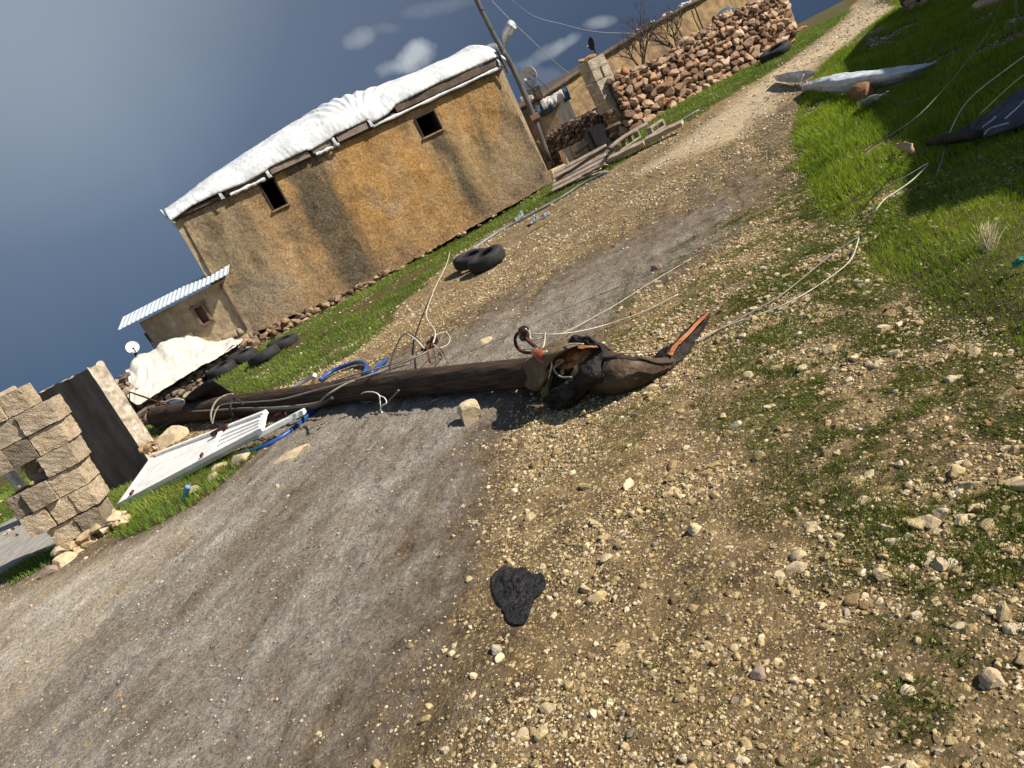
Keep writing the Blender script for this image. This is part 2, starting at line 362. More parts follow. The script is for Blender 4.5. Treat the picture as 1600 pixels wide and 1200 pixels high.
def ground_mat():
    b = NB('gravel_ground')
    at = b.n('ShaderNodeAttribute'); at.attribute_name = 'zone'
    sp = b.n('ShaderNodeSeparateColor'); b.l(at.outputs['Color'], sp.inputs[0]); mud, grass, pale, red = sp.outputs[0], sp.outputs[1], sp.outputs[2], at.outputs['Alpha']
    big = b.noise(0.9, 5, 0.6); med = b.noise(6, 6, 0.65); fine = b.noise(45, 6, 0.7); ff = b.noise(160, 4, 0.7)
    dirt = b.ramp(med, [(0.28, (0.085, 0.058, 0.032)), (0.5, (0.175, 0.124, 0.070)), (0.72, (0.30, 0.220, 0.125))])
    # stones of two sizes
    vw = b.n('ShaderNodeVectorMath'); vw.operation = 'ADD'; b.l(b.pos, vw.inputs[0])
    nw = b.n('ShaderNodeVectorMath'); nw.operation = 'SCALE'; b.l(b.noise(30, 2, 0.5, col=True), nw.inputs[0]); nw.inputs['Scale'].default_value = 0.02; b.l(nw.outputs[0], vw.inputs[1])
    stone_cols = [(0, (0.17, 0.115, 0.050)), (0.3, (0.34, 0.24, 0.105)), (0.6, (0.50, 0.37, 0.175)), (0.85, (0.62, 0.49, 0.27)), (1, (0.40, 0.34, 0.26))]
    hs = []
    col = dirt
    for sc, thr, amt in ((95, 0.42, .85), (42, 0.40, .9), (20, 0.34, .85)):
        d = b.vor(sc, 'Distance', vw.outputs[0]); cc = b.vor(sc, 'Color', vw.outputs[0])
        sx = b.n('ShaderNodeSeparateColor'); b.l(cc, sx.inputs[0])
        body = b.ramp(d, [(thr*0.75, 1.0), (thr, 0.0)])
        keep = b.ramp(b.math('ADD', b.math('MULTIPLY', sx.outputs[1], 0.6), b.math('MULTIPLY', med, 0.5)), [(0.40, 0.0), (0.50, 1.0)])
        k = b.math('MULTIPLY', b.math('MULTIPLY', body, keep), amt)
        col = b.mix(k, col, b.ramp(sx.outputs[0], stone_cols))
        h = b.math('MULTIPLY', b.math('MULTIPLY', b.math('SUBTRACT', thr, d, True), keep), 1.2/sc*40)
        hs.append(h)
    lum = b.ramp(big, [(0.3, (0.80, 0.78, 0.76)), (0.7, (1.15, 1.12, 1.05))])
    gravel = b.mix(1.0, col, lum, 'MULTIPLY')
    # grey compacted mud with faint pebbles
    rot = b.n('ShaderNodeVectorRotate'); b.l(b.pos, rot.inputs[0]); rot.rotation_type = 'Z_AXIS'; rot.inputs['Angle'].default_value = TRACK_ANG
    strk = b.noise(1.0, 6, 0.65, b.scalev((8, 2.2, 1), rot.outputs[0]))
    gm = b.ramp(b.math('ADD', b.math('MULTIPLY', b.noise(2.4, 7, .7), 0.62), b.math('MULTIPLY', strk, 0.38)), [(0.30, (0.27, 0.232, 0.190)), (0.5, (0.42, 0.375, 0.315)), (0.70, (0.56, 0.515, 0.445))])
    d = b.vor(60, 'Distance'); cc = b.vor(60, 'Color'); sx = b.n('ShaderNodeSeparateColor'); b.l(cc, sx.inputs[0])
    kk = b.math('MULTIPLY', b.ramp(d, [(0.2, 1.0), (0.4, 0.0)]), b.ramp(sx.outputs[2], [(0.5, 0.0), (0.6, 0.75)]))
    gm = b.mix(b.math('MULTIPLY', kk, .45), gm, b.ramp(sx.outputs[0], [(0, (0.10, 0.085, 0.07)), (0.5, (0.26, 0.225, 0.18)), (1, (0.42, 0.37, 0.30))]))
    gm = b.mix(b.ramp(b.noise(1.5, 6, .7), [(0.46, 0.0), (0.66, .8)]), gm, b.ramp(med, [(0.3, (0.20, 0.15, 0.10)), (0.7, (0.40, 0.32, 0.235))]))
    gm = b.mix(1.0, gm, b.ramp(fine, [(0.3, 0.50), (0.7, 1.5)]), 'MULTIPLY')
    nzz = b.math('ADD', b.math('MULTIPLY', b.math('SUBTRACT', b.noise(2.6, 8, .72), 0.5), 1.3), b.math('MULTIPLY', b.math('SUBTRACT', strk, 0.5), 0.5))
    mfac = b.ramp(b.math('ADD', mud, nzz), [(0.45, 0.0), (1.0, 1.0)])
    bfac = b.ramp(b.math('ADD', mud, nzz), [(0.12, 0.0), (0.50, 1.0)])
    brown = b.mix(1.0, b.ramp(med, [(0.3, (0.125, 0.088, 0.055)), (0.5, (0.21, 0.158, 0.105)), (0.7, (0.31, 0.245, 0.17))]), b.ramp(fine, [(0.3, 0.5), (0.7, 1.5)]), 'MULTIPLY')
    gm = b.mix(1.0, gm, b.ramp(b.noise(1.0, 5, .65, b.scalev((3.2, .55, 1), rot.outputs[0])), [(0.34, (0.72, 0.69, 0.66)), (0.5, (0.95, 0.95, 0.95)), (0.66, (1.16, 1.16, 1.16))]), 'MULTIPLY')
    gravel2 = b.mix(bfac, gravel, brown)
    c = b.mix(mfac, gravel2, gm)
    c = b.mix(b.math('MULTIPLY', pale, 0.85), c, b.mix(mfac, b.mix(0.5, b.mix(1.0, gravel, (2.4, 2.4, 2.4), 'MULTIPLY'), (0.56, 0.49, 0.38)), b.mix(1.0, gm, (1.5, 1.47, 1.42), 'MULTIPLY')))
    rd = b.ramp(med, [(0.3, (0.16, 0.07, 0.025)), (0.6, (0.34, 0.17, 0.07)), (0.75, (0.42, 0.3, 0.16))])
    c = b.mix(b.ramp(b.math('ADD', red, b.math('MULTIPLY', b.math('SUBTRACT', fine, 0.5), 0.8)), [(0.4, 0.0), (0.6, 1.0)]), c, rd)
    soil = b.ramp(b.noise(12, 6, .7), [(0.3, (0.040, 0.034, 0.014)), (0.5, (0.075, 0.070, 0.022)), (0.72, (0.15, 0.115, 0.055))])
    gfac = b.ramp(b.math('ADD', grass, b.math('MULTIPLY', b.math('SUBTRACT', b.noise(16, 7, .75), 0.5), 2.2)), [(0.4, 0.0), (0.6, 1.0)])
    c = b.mix(b.math('MULTIPLY', gfac, 0.92), c, soil)
    c = b.mix(1.0, c, b.ramp(ff, [(0.3, 0.72), (0.7, 1.28)]), 'MULTIPLY')
    hh = b.math('ADD', b.math('ADD', hs[0], hs[1]), hs[2])
    hh = b.math('MULTIPLY', hh, b.math('SUBTRACT', 1.0, b.math('MULTIPLY', mfac, 0.75)))
    lump = b.math('MULTIPLY', b.math('ADD', b.math('MULTIPLY', b.noise(13, 9, .74), 1.5), b.noise(34, 6, .75)), b.math('MULTIPLY', bfac, 3.4)); hh = b.math('ADD', hh, lump)
    h2 = b.math('ADD', b.math('ADD', hh, b.math('MULTIPLY', fine, 0.9)), b.math('MULTIPLY', ff, 0.35))
    return b.fin(c, 0.92, b.bump(h2, 1.0, 0.012), 0, 0.15)
G_MAT = ground_mat()
M_GRAVEL = rock_mat('limestone_gravel', [(0, (0.19, 0.128, 0.062)), (0.25, (0.34, 0.245, 0.125)), (0.5, (0.46, 0.350, 0.185)), (0.75, (0.56, 0.450, 0.265)), (0.92, (0.64, 0.54, 0.37)), (0.975, (0.30, 0.26, 0.21)), (1, (0.12, 0.10, 0.08))], 90, 0.007, 35)
M_GREYGR = rock_mat('grey_grit', [(0, (0.10, 0.085, 0.07)), (0.5, (0.24, 0.205, 0.165)), (0.85, (0.38, 0.33, 0.27)), (1, (0.5, 0.45, 0.37))], 140, 0.003, 35)
M_WALLROCK = rock_mat('reddish_field_stone', [(0, (0.12, 0.072, 0.045)), (0.3, (0.25, 0.155, 0.10)), (0.55, (0.35, 0.235, 0.155)), (0.75, (0.45, 0.32, 0.22)), (0.9, (0.38, 0.19, 0.09)), (1, (0.56, 0.45, 0.32))], 22, 0.020, 11)
M_DARKROCK = rock_mat('dark_field_stone', [(0, (0.06, 0.045, 0.035)), (0.5, (0.15, 0.11, 0.085)), (0.85, (0.28, 0.21, 0.16)), (1, (0.42, 0.34, 0.26))], 30, 0.012, 9)
M_FOOT = rock_mat('orange_footing_stone', [(0, (0.08, 0.055, 0.035)), (0.4, (0.22, 0.14, 0.08)), (0.8, (0.36, 0.24, 0.14)), (1, (0.46, 0.38, 0.27))], 30, 0.012, 9)
M_PALEROCK2 = rock_mat('weathered_edge_stone', [(0, (0.26, 0.185, 0.085)), (0.4, (0.42, 0.315, 0.16)), (0.75, (0.52, 0.41, 0.24)), (1, (0.60, 0.51, 0.37))], 55, 0.012, 22)
M_PALEROCK = rock_mat('pale_limestone', [(0, (0.38, 0.28, 0.165)), (0.6, (0.48, 0.365, 0.22)), (1, (0.56, 0.45, 0.30))], 55, 0.012, 16)
M_GRAVELFAR = rock_mat('pale_road_gravel', [(0, (0.26, 0.19, 0.11)), (0.3, (0.42, 0.325, 0.20)), (0.6, (0.55, 0.45, 0.30)), (0.9, (0.66, 0.59, 0.47)), (1, (0.30, 0.26, 0.21))], 60, 0.012, 25)
def grass_mat(name, a, b_, c):
    b = NB(name); col = b.ramp(island(b), [(0, a), (0.5, b_), (0.9, c), (1, (0.30, 0.25, 0.09))])
    col = b.mix(1.0, col, b.ramp(b.noise(1.1, 4, .6), [(0.3, (0.62, 0.70, 0.55)), (0.7, (1.35, 1.25, 1.1))]), 'MULTIPLY')
    col = b.mix(b.ramp(b.noise(1.9, 6, .7), [(0.52, 0.0), (0.70, .50)]), col, b.mix(1.0, (0.20, 0.175, 0.035), b.ramp(island(b), [(0, .5), (1, 1.6)]), 'MULTIPLY'))
    b.set(b.b.inputs['Base Color'], col); b.b.inputs['Roughness'].default_value = 0.5; b.b.inputs['Specular IOR Level'].default_value = 0.25
    tr = b.n('ShaderNodeBsdfTranslucent'); b.l(col, tr.inputs[0]); ms = b.n('ShaderNodeMixShader'); ms.inputs[0].default_value = 0.35
    b.l(b.b.outputs[0], ms.inputs[1]); b.l(tr.outputs[0], ms.inputs[2]); b.l(ms.outputs[0], b.out.inputs[0]); return b.m
M_GRASS = grass_mat('fresh_grass', (0.14, 0.25, 0.014), (0.24, 0.36, 0.022), (0.36, 0.44, 0.045))
M_VERGE = grass_mat('verge_grass', (0.095, 0.185, 0.020), (0.155, 0.265, 0.030), (0.23, 0.31, 0.050))
M_WEED = grass_mat('sparse_weeds', (0.055, 0.095, 0.010), (0.105, 0.155, 0.016), (0.20, 0.23, 0.04))
M_WOODPOLE = simple('creosoted_pole_wood', (0.022, 0.014, 0.010), (0.090, 0.058, 0.039), 6, 0.8, 14, 0.012, stretch=(.35, 7, 7), c3=(0.15, 0.10, 0.068), bst=1.0, rotz=-math.atan2(.80, -.60), spec=.2)
M_BLOCK = None
def block_mat():
    b = NB('concrete_block'); n = b.noise(9, 6, .65); g = b.noise(90, 4, .75); v = b.vor(75)
    col = b.ramp(n, [(0.3, (0.29, 0.222, 0.15)), (0.5, (0.48, 0.385, 0.275)), (0.72, (0.63, 0.53, 0.40))])
    oi = b.n('ShaderNodeObjectInfo').outputs['Random']; col = b.mix(1.0, col, b.ramp(oi, [(0, (0.42, 0.42, 0.44)), (0.3, (0.82, 0.82, 0.82)), (0.6, (1.1, 1.08, 1.05)), (1, (1.38, 1.32, 1.2))]), 'MULTIPLY')
    col = b.mix(1.0, col, b.ramp(g, [(0.38, 0.62), (0.55, 1.05), (0.7, 1.3)]), 'MULTIPLY')
    h = b.math('ADD', b.math('MULTIPLY', b.math('SUBTRACT', 1.0, v), .6), g)
    return b.fin(col, .95, b.bump(h, 1.0, .014), 0, .1)
M_BLOCK = block_mat()
M_BLOCKG = simple('grey_concrete_block', (0.26, 0.215, 0.16), (0.45, 0.38, 0.29), 7, 0.95, 70, 0.005, isl=0.2, c3=(0.56, 0.48, 0.38))
M_DKFACE = simple('dark_brown_render', (0.075, 0.060, 0.052), (0.15, 0.122, 0.108), 6, 0.9, 40, 0.006, stretch=(1, 1, .25))  # dark brown, used only on the remnant's front face
M_PLEDGE = simple('chipped_pale_render', (0.30, 0.24, 0.17), (0.50, 0.44, 0.35), 11, 0.9, 40, 0.010, c3=(0.68, 0.64, 0.56))  # paler tone for the remnant's end and top
M_WHITEMETAL = simple('dirty_white_paint', (0.68, 0.66, 0.60), (0.84, 0.83, 0.79), 7, 0.5, 60, 0.002, c3=(0.84, 0.83, 0.79), spec=0.4)
M_TARP = simple('white_tarpaulin', (0.50, 0.51, 0.52), (0.66, 0.675, 0.68), 4, 0.5, 25, 0.003, c3=(0.74, 0.745, 0.75), spec=0.3, bst=.15, big=(3, .02))
M_TARP2 = simple('dusty_cream_sheet', (0.42, 0.39, 0.34), (0.57, 0.54, 0.49), 4, 0.8, 25, 0.003, c3=(0.66, 0.61, 0.54), big=(3, .05), bst=.15)
M_RUBBER = simple('worn_rubber', (0.012, 0.012, 0.013), (0.032, 0.031, 0.032), 8, 0.75, 60, 0.003, c3=(0.06, 0.055, 0.05))
M_BLUEHOSE = simple('blue_hose', (0.012, 0.05, 0.19), (0.02, 0.085, 0.30), 10, 0.4, 80, 0.001, spec=0.5)
M_BLUEPIPE = simple('pale_blue_pipe', (0.10, 0.23, 0.34), (0.16, 0.32, 0.44), 10, 0.5, 80, 0.001)
M_GALV = simple('galvanised_steel', (0.38, 0.40, 0.42), (0.55, 0.57, 0.59), 7, 0.45, 50, 0.003, metallic=0.4, spec=0.5)
M_FAIR = simple('scuffed_grey_sheet', (0.42, 0.45, 0.50), (0.62, 0.66, 0.71), 6, 0.5, 26, 0.006, spec=0.4, c3=(0.74, 0.77, 0.80))
M_CABLE = simple('grey_cable', (0.16, 0.14, 0.11), (0.28, 0.25, 0.20), 20, 0.6, 80, 0.001)
M_WIRE = simple('pale_bare_wire', (0.42, 0.38, 0.28), (0.60, 0.56, 0.44), 20, 0.5, 80, 0.001)
M_DWIRE = simple('dark_cable', (0.02, 0.018, 0.018), (0.05, 0.045, 0.045), 20, 0.6, 80, 0.001)
M_TWINE = simple('white_twine', (0.62, 0.58, 0.52), (0.8, 0.77, 0.70), 20, 0.8, 80, 0.001)
M_INSUL = simple('brown_glazed_insulator', (0.018, 0.008, 0.008), (0.045, 0.018, 0.015), 20, 0.18, 80, 0.0005, spec=0.6)
M_RUST = simple('rusty_iron', (0.05, 0.018, 0.010), (0.13, 0.045, 0.022), 24, 0.8, 90, 0.002)
M_CANVAS = simple('brown_canvas', (0.105, 0.070, 0.038), (0.185, 0.130, 0.075), 9, 0.9, 180, 0.002, c3=(0.25, 0.19, 0.12), big=(18, .025))
M_SACK = simple('dark_brown_mesh_cloth', (0.035, 0.022, 0.014), (0.090, 0.058, 0.036), 9, 0.75, 240, 0.002, c3=(0.21, 0.15, 0.10), big=(13, .030))
M_BLACKCL = simple('black_cloth', (0.008, 0.006, 0.006), (0.030, 0.023, 0.020), 9, 0.7, 90, 0.003, c3=(.055, .042, .036), big=(24, .03))
M_ORANGE = simple('faded_orange_strip', (0.34, 0.085, 0.025), (0.42, 0.17, 0.075), 14, 0.8, 120, 0.001, c3=(0.36, 0.25, 0.17))
M_REDPOT = simple('red_brown_plastic', (0.22, 0.035, 0.015), (0.33, 0.065, 0.028), 9, 0.28, 60, 0.0008, spec=0.5)
M_STRIPE = simple('brown_orange_lining', (0.07, 0.026, 0.010), (0.36, 0.15, 0.055), 30, 0.7, 60, 0.001)
M_YEL = simple('yellow_label', (0.62, 0.6, 0.16), (0.75, 0.72, 0.35), 10, 0.5)
M_BAG = simple('black_plastic_scrap', (0.008, 0.008, 0.009), (0.026, 0.024, 0.024), 22, 0.38, 60, 0.016, spec=0.4, bst=1.0, c3=(.085, .072, .058), big=(38, .02))
M_WOODLT = simple('weathered_board', (0.34, 0.25, 0.18), (0.54, 0.42, 0.32), 6, 0.85, 30, 0.004, stretch=(1, 1, 3), isl=0.25, c3=(0.64, 0.53, 0.42))
M_WOODDK = simple('dark_timber', (0.055, 0.040, 0.030), (0.115, 0.085, 0.065), 6, 0.9, 30, 0.005, isl=0.3)
M_BOARD = simple('grey_brown_board', (0.15, 0.115, 0.09), (0.25, 0.195, 0.155), 6, 0.9, 30, 0.004)
M_GREYPIPE = simple('grey_green_pipe', (0.16, 0.20, 0.20), (0.26, 0.30, 0.29), 9, 0.5, 60, 0.001)
M_HUT = simple('sandy_render', (0.30, 0.215, 0.13), (0.44, 0.33, 0.21), 5, 0.95, 18, 0.02, c3=(0.52, 0.40, 0.27))
M_ROOFIRON = simple('corrugated_iron', (0.42, 0.47, 0.50), (0.58, 0.63, 0.66), 4, 0.6, 30, 0.003)
M_BARN = simple('ochre_render', (0.13, 0.088, 0.055), (0.32, 0.21, 0.10), 2.4, 0.95, 9, 0.05, c3=(0.24, 0.19, 0.135))
M_BRICK = simple('red_brown_brick', (0.14, 0.085, 0.06), (0.24, 0.15, 0.11), 9, 0.95, 30, 0.01)
M_DARKIN = simple('dark_interior', (0.03, 0.024, 0.02), (0.045, 0.036, 0.03), 3, 0.95)  # near-black colour paints the unlit inside of the house
M_TEAL = simple('teal_cloth', (0.02, 0.16, 0.14), (0.05, 0.30, 0.26), 12, 0.8, 90, 0.002)
M_BLUETARP = simple('dark_blue_cloth', (0.02, 0.05, 0.08), (0.04, 0.09, 0.14), 6, 0.8, 50, 0.003)
M_PANEL = simple('slate_blue_panel', (0.045, 0.046, 0.056), (0.10, 0.10, 0.118), 4, 0.55, 30, 0.002, stretch=(1, 3, 1), spec=0.15)
M_STRAW = simple('dry_straw', (0.40, 0.32, 0.16), (0.58, 0.50, 0.30), 30, 0.8)
M_BARK = simple('bare_branch_bark', (0.06, 0.045, 0.035), (0.14, 0.11, 0.085), 12, 0.9)
M_CARD = simple('cream_box', (0.48, 0.36, 0.22), (0.60, 0.48, 0.32), 6, 0.85)
M_CONCPATH = simple('worn_concrete', (0.24, 0.22, 0.19), (0.36, 0.335, 0.30), 4, 0.95, 40, 0.006, stretch=(3, 1, 1))
M_CARPAINT = simple('dark_purple_paint', (0.012, 0.008, 0.018), (0.018, 0.012, 0.026), 3, 0.6, spec=0.1)
M_GLASS = simple('dark_glass', (0.02, 0.025, 0.03), (0.03, 0.035, 0.04), 3, 0.1, spec=0.6)
M_LAMPGLASS = simple('greenish_lamp_cover', (0.30, 0.36, 0.30), (0.45, 0.50, 0.42), 9, 0.3, spec=0.5)
M_POLEDK = simple('weathered_pole', (0.06, 0.055, 0.05), (0.13, 0.12, 0.105), 8, 0.85, stretch=(2, 2, .3))
M_CORK = simple('sawn_wood_chip', (0.42, 0.22, 0.13), (0.55, 0.36, 0.24), 12, 0.8)

# ------------------------------------------------------------------ ground: one sheet of shared edges, split by what it is
def axis(lo, hi, dense_lo, dense_hi, step, grow=1.07, mx=6):
    a = list(np.arange(dense_lo, dense_hi+1e-6, step)); s = step; x = dense_hi
    while x < hi: s = min(s*grow, mx if x < 150 else 60); x += s; a.append(x)
    s = step; x = dense_lo; pre = []
    while x > lo: s = min(s*grow, mx if x > -150 else 60); x -= s; pre.append(x)
    return np.array(pre[::-1]+a)
AX = axis(-700, 700, -3.2, 3.0, 0.026, 1.022); AY = axis(-60, 1200, 0.9, 6.5, 0.026, 1.022)
XX, YY = np.meshgrid(AX, AY)
def zones(x, y):
    e = (fbm(x*1.4, y*1.4, 4, 3)-0.5)*0.6; e2 = (fbm(x*5, y*5, 3, 8)-0.5)*0.25
    db = sdf(BANK, x, y); dv = sdf(VERGE, x, y)+e*0.7+e2; dp = sdf(PATCH, x, y)+e2*0.6; dl = np.minimum(sdf(LEFTG, x, y), sdf(STRIP, x, y)-0.0)
    dm = sdf(MUD, x, y)+e*1.1+e2*1.2+(fbm(x*0.5, y*0.9, 3, 91)-.5)*.7; dpl = sdf(PALE, x, y)+e*0.8; dr = sdf(RED, x, y)+e2
    bank = ss(0.14, -0.10, db+e*0.35+e2*0.6); 
    bare = ss(0.60, 0.74, fbm(x*1.7+3, y*1.7+8, 3, 21))          # bare soil spots in the turf
    bank = bank*(1-0.85*bare*ss(0.0, -0.2, db))
    verge = ss(0.12, -0.25, dv); verge = verge*(1-0.5*ss(0.55, 0.75, fbm(x*2.2, y*2.2, 3, 31)))
    patch = ss(0.08, -0.1, dp)
    grass = np.maximum(np.maximum(bank, verge), np.maximum(patch*0.9, ss(0.05, -0.05, dl)))
    wd = ss(2.6, 0.6, db)*ss(0.52-.14*ss(1.6, .2, db), 0.64-.10*ss(1.6, .2, db), fbm(x*3.6, y*3.6, 5, 41, .6))
    wz = ss(0.25, -0.25, sdf(WEEDZ, x, y)+e*.5)
    wd = np.maximum(wd*.6, wz*ss(0.44, 0.57, fbm(x*4.2+5, y*4.2, 5, 47, .62)))
    vw_ = ss(0.8, 0.0, dv)*ss(0.5, 0.68, fbm(x*3, y*3, 4, 43))*0.8
    weed = np.maximum(wd, vw_)
    mudm = ss(1.05, -0.75, dm); far = ss(8, 11, y); mudm = mudm*(1-0.62*ss(6.5, 10, y))
    # a little gravel breaks into the track in strips
    st = fbm((x*0.94-y*0.34)*3.5, (x*0.34+y*0.94)*0.5, 3, 51)
    mudm = np.clip(mudm-0.28*ss(0.58, 0.78, st), 0, 1)
    red = ss(0.12, -0.16, dr)*ss(.35, .6, fbm(x*1.5, y*1.5, 3, 99)); pale = np.maximum(ss(0.3, -0.4, dpl), 0.9*ss(0.4, -0.3, sdf(CREAM, x, y)+e*.8))
    return mudm, grass, pale, red, weed, bank, verge, patch, db, dv
mudm, grassm, palem, redm, weedm, bankm, vergem, patchm, dbk, dvg = zones(XX, YY)
wzm = ss(0.3, -0.3, sdf(WEEDZ, XX, YY)+(fbm(XX*3, YY*3, 4, 95)-.5)*.8)
ZZ = T(XX, YY)
near = ss(30, 6, np.hypot(XX, YY))
ru = (XX*math.cos(TRACK_ANG)-YY*math.sin(TRACK_ANG))
rv = (XX*math.sin(TRACK_ANG)+YY*math.cos(TRACK_ANG))
relief = 0.045*(fbm(XX*0.8, YY*0.8, 3, 1)-0.5) + 0.022*(fbm(XX*3.5, YY*3.5, 3, 2)-0.5) + 0.012*(fbm(XX*14, YY*14, 3, 4)-0.5)
relief += mudm*0.026*(fbm(ru*7, rv*0.9, 4, 6)-0.5)*1.6
relief += (0.010-0.002*mudm)*(fbm(XX*26, YY*26, 3, 9)-0.5)*2
relief += redm*0.01
relief += mudm*0.026*(1-np.abs(fbm(XX*9, YY*9, 4, 97, .6)*2-1)*2)
ZZ = ZZ+relief*near
nyy, nxx = XX.shape; idx = np.arange(nyy*nxx).reshape(nyy, nxx)
FQ = np.stack([idx[:-1, :-1], idx[:-1, 1:], idx[1:, 1:], idx[1:, :-1]], -1).reshape(-1, 4)
GV = np.stack([XX, YY, ZZ], -1).reshape(-1, 3)
fcx = GV[FQ].mean(1); fb = sdf(BANK, fcx[:, 0], fcx[:, 1]); fv = sdf(VERGE, fcx[:, 0], fcx[:, 1]); fm = sdf(MUD, fcx[:, 0], fcx[:, 1])
ATT = np.stack([mudm, np.clip(grassm+weedm*0.42+wzm*.38, 0, 1), palem, redm], -1).reshape(-1, 4)
kindf = np.where(fb < 0, 1, np.where((fv < 0) | (fcx[:, 1] < -2) | (fcx[:, 0] < -8), 2, np.where(fm < 0, 3, 0)))
def sub(k, name, label):
    F = FQ[kindf == k]; u, inv = np.unique(F, return_inverse=True)
    o = mesh_np(name, GV[u], inv.reshape(F.shape), G_MAT, attrs={'zone': ATT[u]})
    tag(o, label, kind='structure'); return o
sub(0, 'gravel_road', 'tan gravel road surface crossing the frame')
sub(1, 'grass_bank_ground', 'soil under the grass bank right of the road')
sub(2, 'verge_ground', 'soil of the grass verge below the plastered house')
sub(3, 'mud_track', 'grey compacted mud wheel track')
def zsurf(x, y):   # height of the finished sheet (bilinear)
    i = np.clip(np.searchsorted(AX, x)-1, 0, len(AX)-2); j = np.clip(np.searchsorted(AY, y)-1, 0, len(AY)-2)
    u = (x-AX[i])/(AX[i+1]-AX[i]); v = (y-AY[j])/(AY[j+1]-AY[j])
    return (ZZ[j, i]*(1-u)+ZZ[j, i+1]*u)*(1-v)+(ZZ[j+1, i]*(1-u)+ZZ[j+1, i+1]*u)*v
def zs(x, y): return float(zsurf(np.array([x]), np.array([y]))[0])

# ------------------------------------------------------------------ rocks
def ico(sub_):
    bm = bmesh.new(); bmesh.ops.create_icosphere(bm, subdivisions=sub_, radius=1.0)
    V = np.array([tuple(v.co) for v in bm.verts]); F = np.array([[v.index for v in f.verts] for f in bm.faces]); bm.free(); return V, F
ICO = {k: ico(k) for k in (1, 2, 3)}
def rock_shape(sub_, seed, cuts=15, rough=0.10):
    r = np.random.default_rng(seed); V, F = ICO[sub_]; V = V.copy()
    for _ in range(cuts):
        n = r.normal(size=3); n /= np.linalg.norm(n); d = r.uniform(0.50, 0.86)
        h = V @ n; V = V-np.outer(np.maximum(h-d, 0), n)
    V *= 1+rough*r.normal(size=(len(V), 1))*(0.6 if sub_ > 1 else 1)
    V /= np.abs(V).max(0); return V, F
RT = {k: [rock_shape(k, 100*k+i, rough={1: .10, 2: .06, 3: .035}[k]) for i in range(12)] for k in (1, 2, 3)}
def rotm(n, rng, tilt=None):
    q = rng.normal(size=(n, 4))
    if tilt is not None:
        a = rng.uniform(0, 2*np.pi, n)/2; q = np.stack([np.cos(a), rng.normal(0, tilt, n), rng.normal(0, tilt, n), np.sin(a)], 1)
    q /= np.linalg.norm(q, axis=1, keepdims=True); w, x, y, z = q.T
    return np.stack([1-2*(y*y+z*z), 2*(x*y-z*w), 2*(x*z+y*w), 2*(x*y+z*w), 1-2*(x*x+z*z), 2*(y*z-x*w), 2*(x*z-y*w), 2*(y*z+x*w), 1-2*(x*x+y*y)], 1).reshape(n, 3, 3)
def scatter(name, pos, scl, sub_, material, rng, tilt=0.12, rots=None, parent=None):
    n = len(pos); which = rng.integers(0, 12, n); R = rotm(n, rng, tilt) if rots is None else rots
    Vs, Fs, off = [], [], 0
    for t in range(12):
        m = which == t; k = int(m.sum())
        if not k: continue
        V, F = RT[sub_][t]
        P = np.einsum('nij,nvj->nvi', R[m], V[None]*scl[m][:, None, :])+pos[m][:, None, :]
        Vs.append(P.reshape(-1, 3)); Fs.append((F[None]+(np.arange(k)*len(V))[:, None, None]+off).reshape(-1, 3)); off += k*len(V)
    return mesh_np(name, np.concatenate(Vs), np.concatenate(Fs), material, parent, smooth=False)
def in_view(x, y, margin=0.35):
    z = np.zeros_like(x)-EYE; a = x; b = y*math.sin(PITCH)+z*math.cos(PITCH); f = y*math.cos(PITCH)-z*math.sin(PITCH)
    ix = (a*math.cos(ROLL)-b*math.sin(ROLL))/f*FPX; iy = (-a*math.sin(ROLL)-b*math.cos(ROLL))/f*FPX
    m = 1+margin
    return (f > 0) & (np.abs(ix) < 800*m+60) & (np.abs(iy) < 600*m+60)
def gravel_layer(name, n, x0, x1, y0, y1, smin, smax, powr, sub_, mat_, kind, sink=0.35, seed=0):
    rng = np.random.default_rng(seed); x = rng.uniform(x0, x1, n); y = rng.uniform(y0, y1, n)
    k = in_view(x, y, 0.42); x, y = x[k], y[k]
    mud_, gr, pa, rd, wd, bk, vg, pt, db, dv = zones(x, y)
    cl = fbm(x*2.1, y*2.1, 4, 61)
    if kind == 'gravel': p = (np.maximum(1-np.clip(mud_*1.35, 0, 1), 0)**1.7+.012)*(1-0.9*gr)*(0.26+1.05*ss(0.40, 0.62, cl))*(0.75+0.5*ss(1.3, 0, db))
    elif kind == 'grit': p = mud_*(0.25+0.75*ss(0.4, 0.6, cl))
    elif kind == 'edge': p = ss(2.3, .5, db)*(db > .05)*(0.12+.9*ss(.42, .6, cl))
    else: p = gr*0.15
    k = rng.uniform(size=len(x)) < p; x, y = x[k], y[k]
    s = smin+(smax-smin)*rng.uniform(size=len(x))**powr
    sc = np.stack([s*rng.uniform(.8, 1.3, len(x)), s*rng.uniform(.7, 1.0, len(x)), s*rng.uniform(.45, .8, len(x))], 1)
    z = zsurf(x, y)+sc[:, 2]*(1-2*sink)*0.8
    return scatter(name, np.stack([x, y, z], 1), sc, sub_, mat_, rng)
def stuff(o, label): tag(o, label, kind='stuff'); return o
stuff(gravel_layer('gravel', 200000, -3.2, 3.2, 0.9, 4.6, .0022, .0085, 2.2, 1, M_GRAVEL, 'gravel', seed=1), 'fine tan gravel grains on the road nearest the viewer')
stuff(gravel_layer('gravel', 24000, -3.2, 3.4, 0.9, 5.4, .006, .019, 2.8, 2, M_GRAVEL, 'gravel', seed=2, sink=.46), 'walnut sized tan gravel on the near road')
stuff(gravel_layer('gravel', 900, -3.2, 3.4, 0.9, 7.0, .020, .036, 2.5, 3, M_GRAVEL, 'gravel', seed=3, sink=0.42), 'larger half buried tan stones in the road')
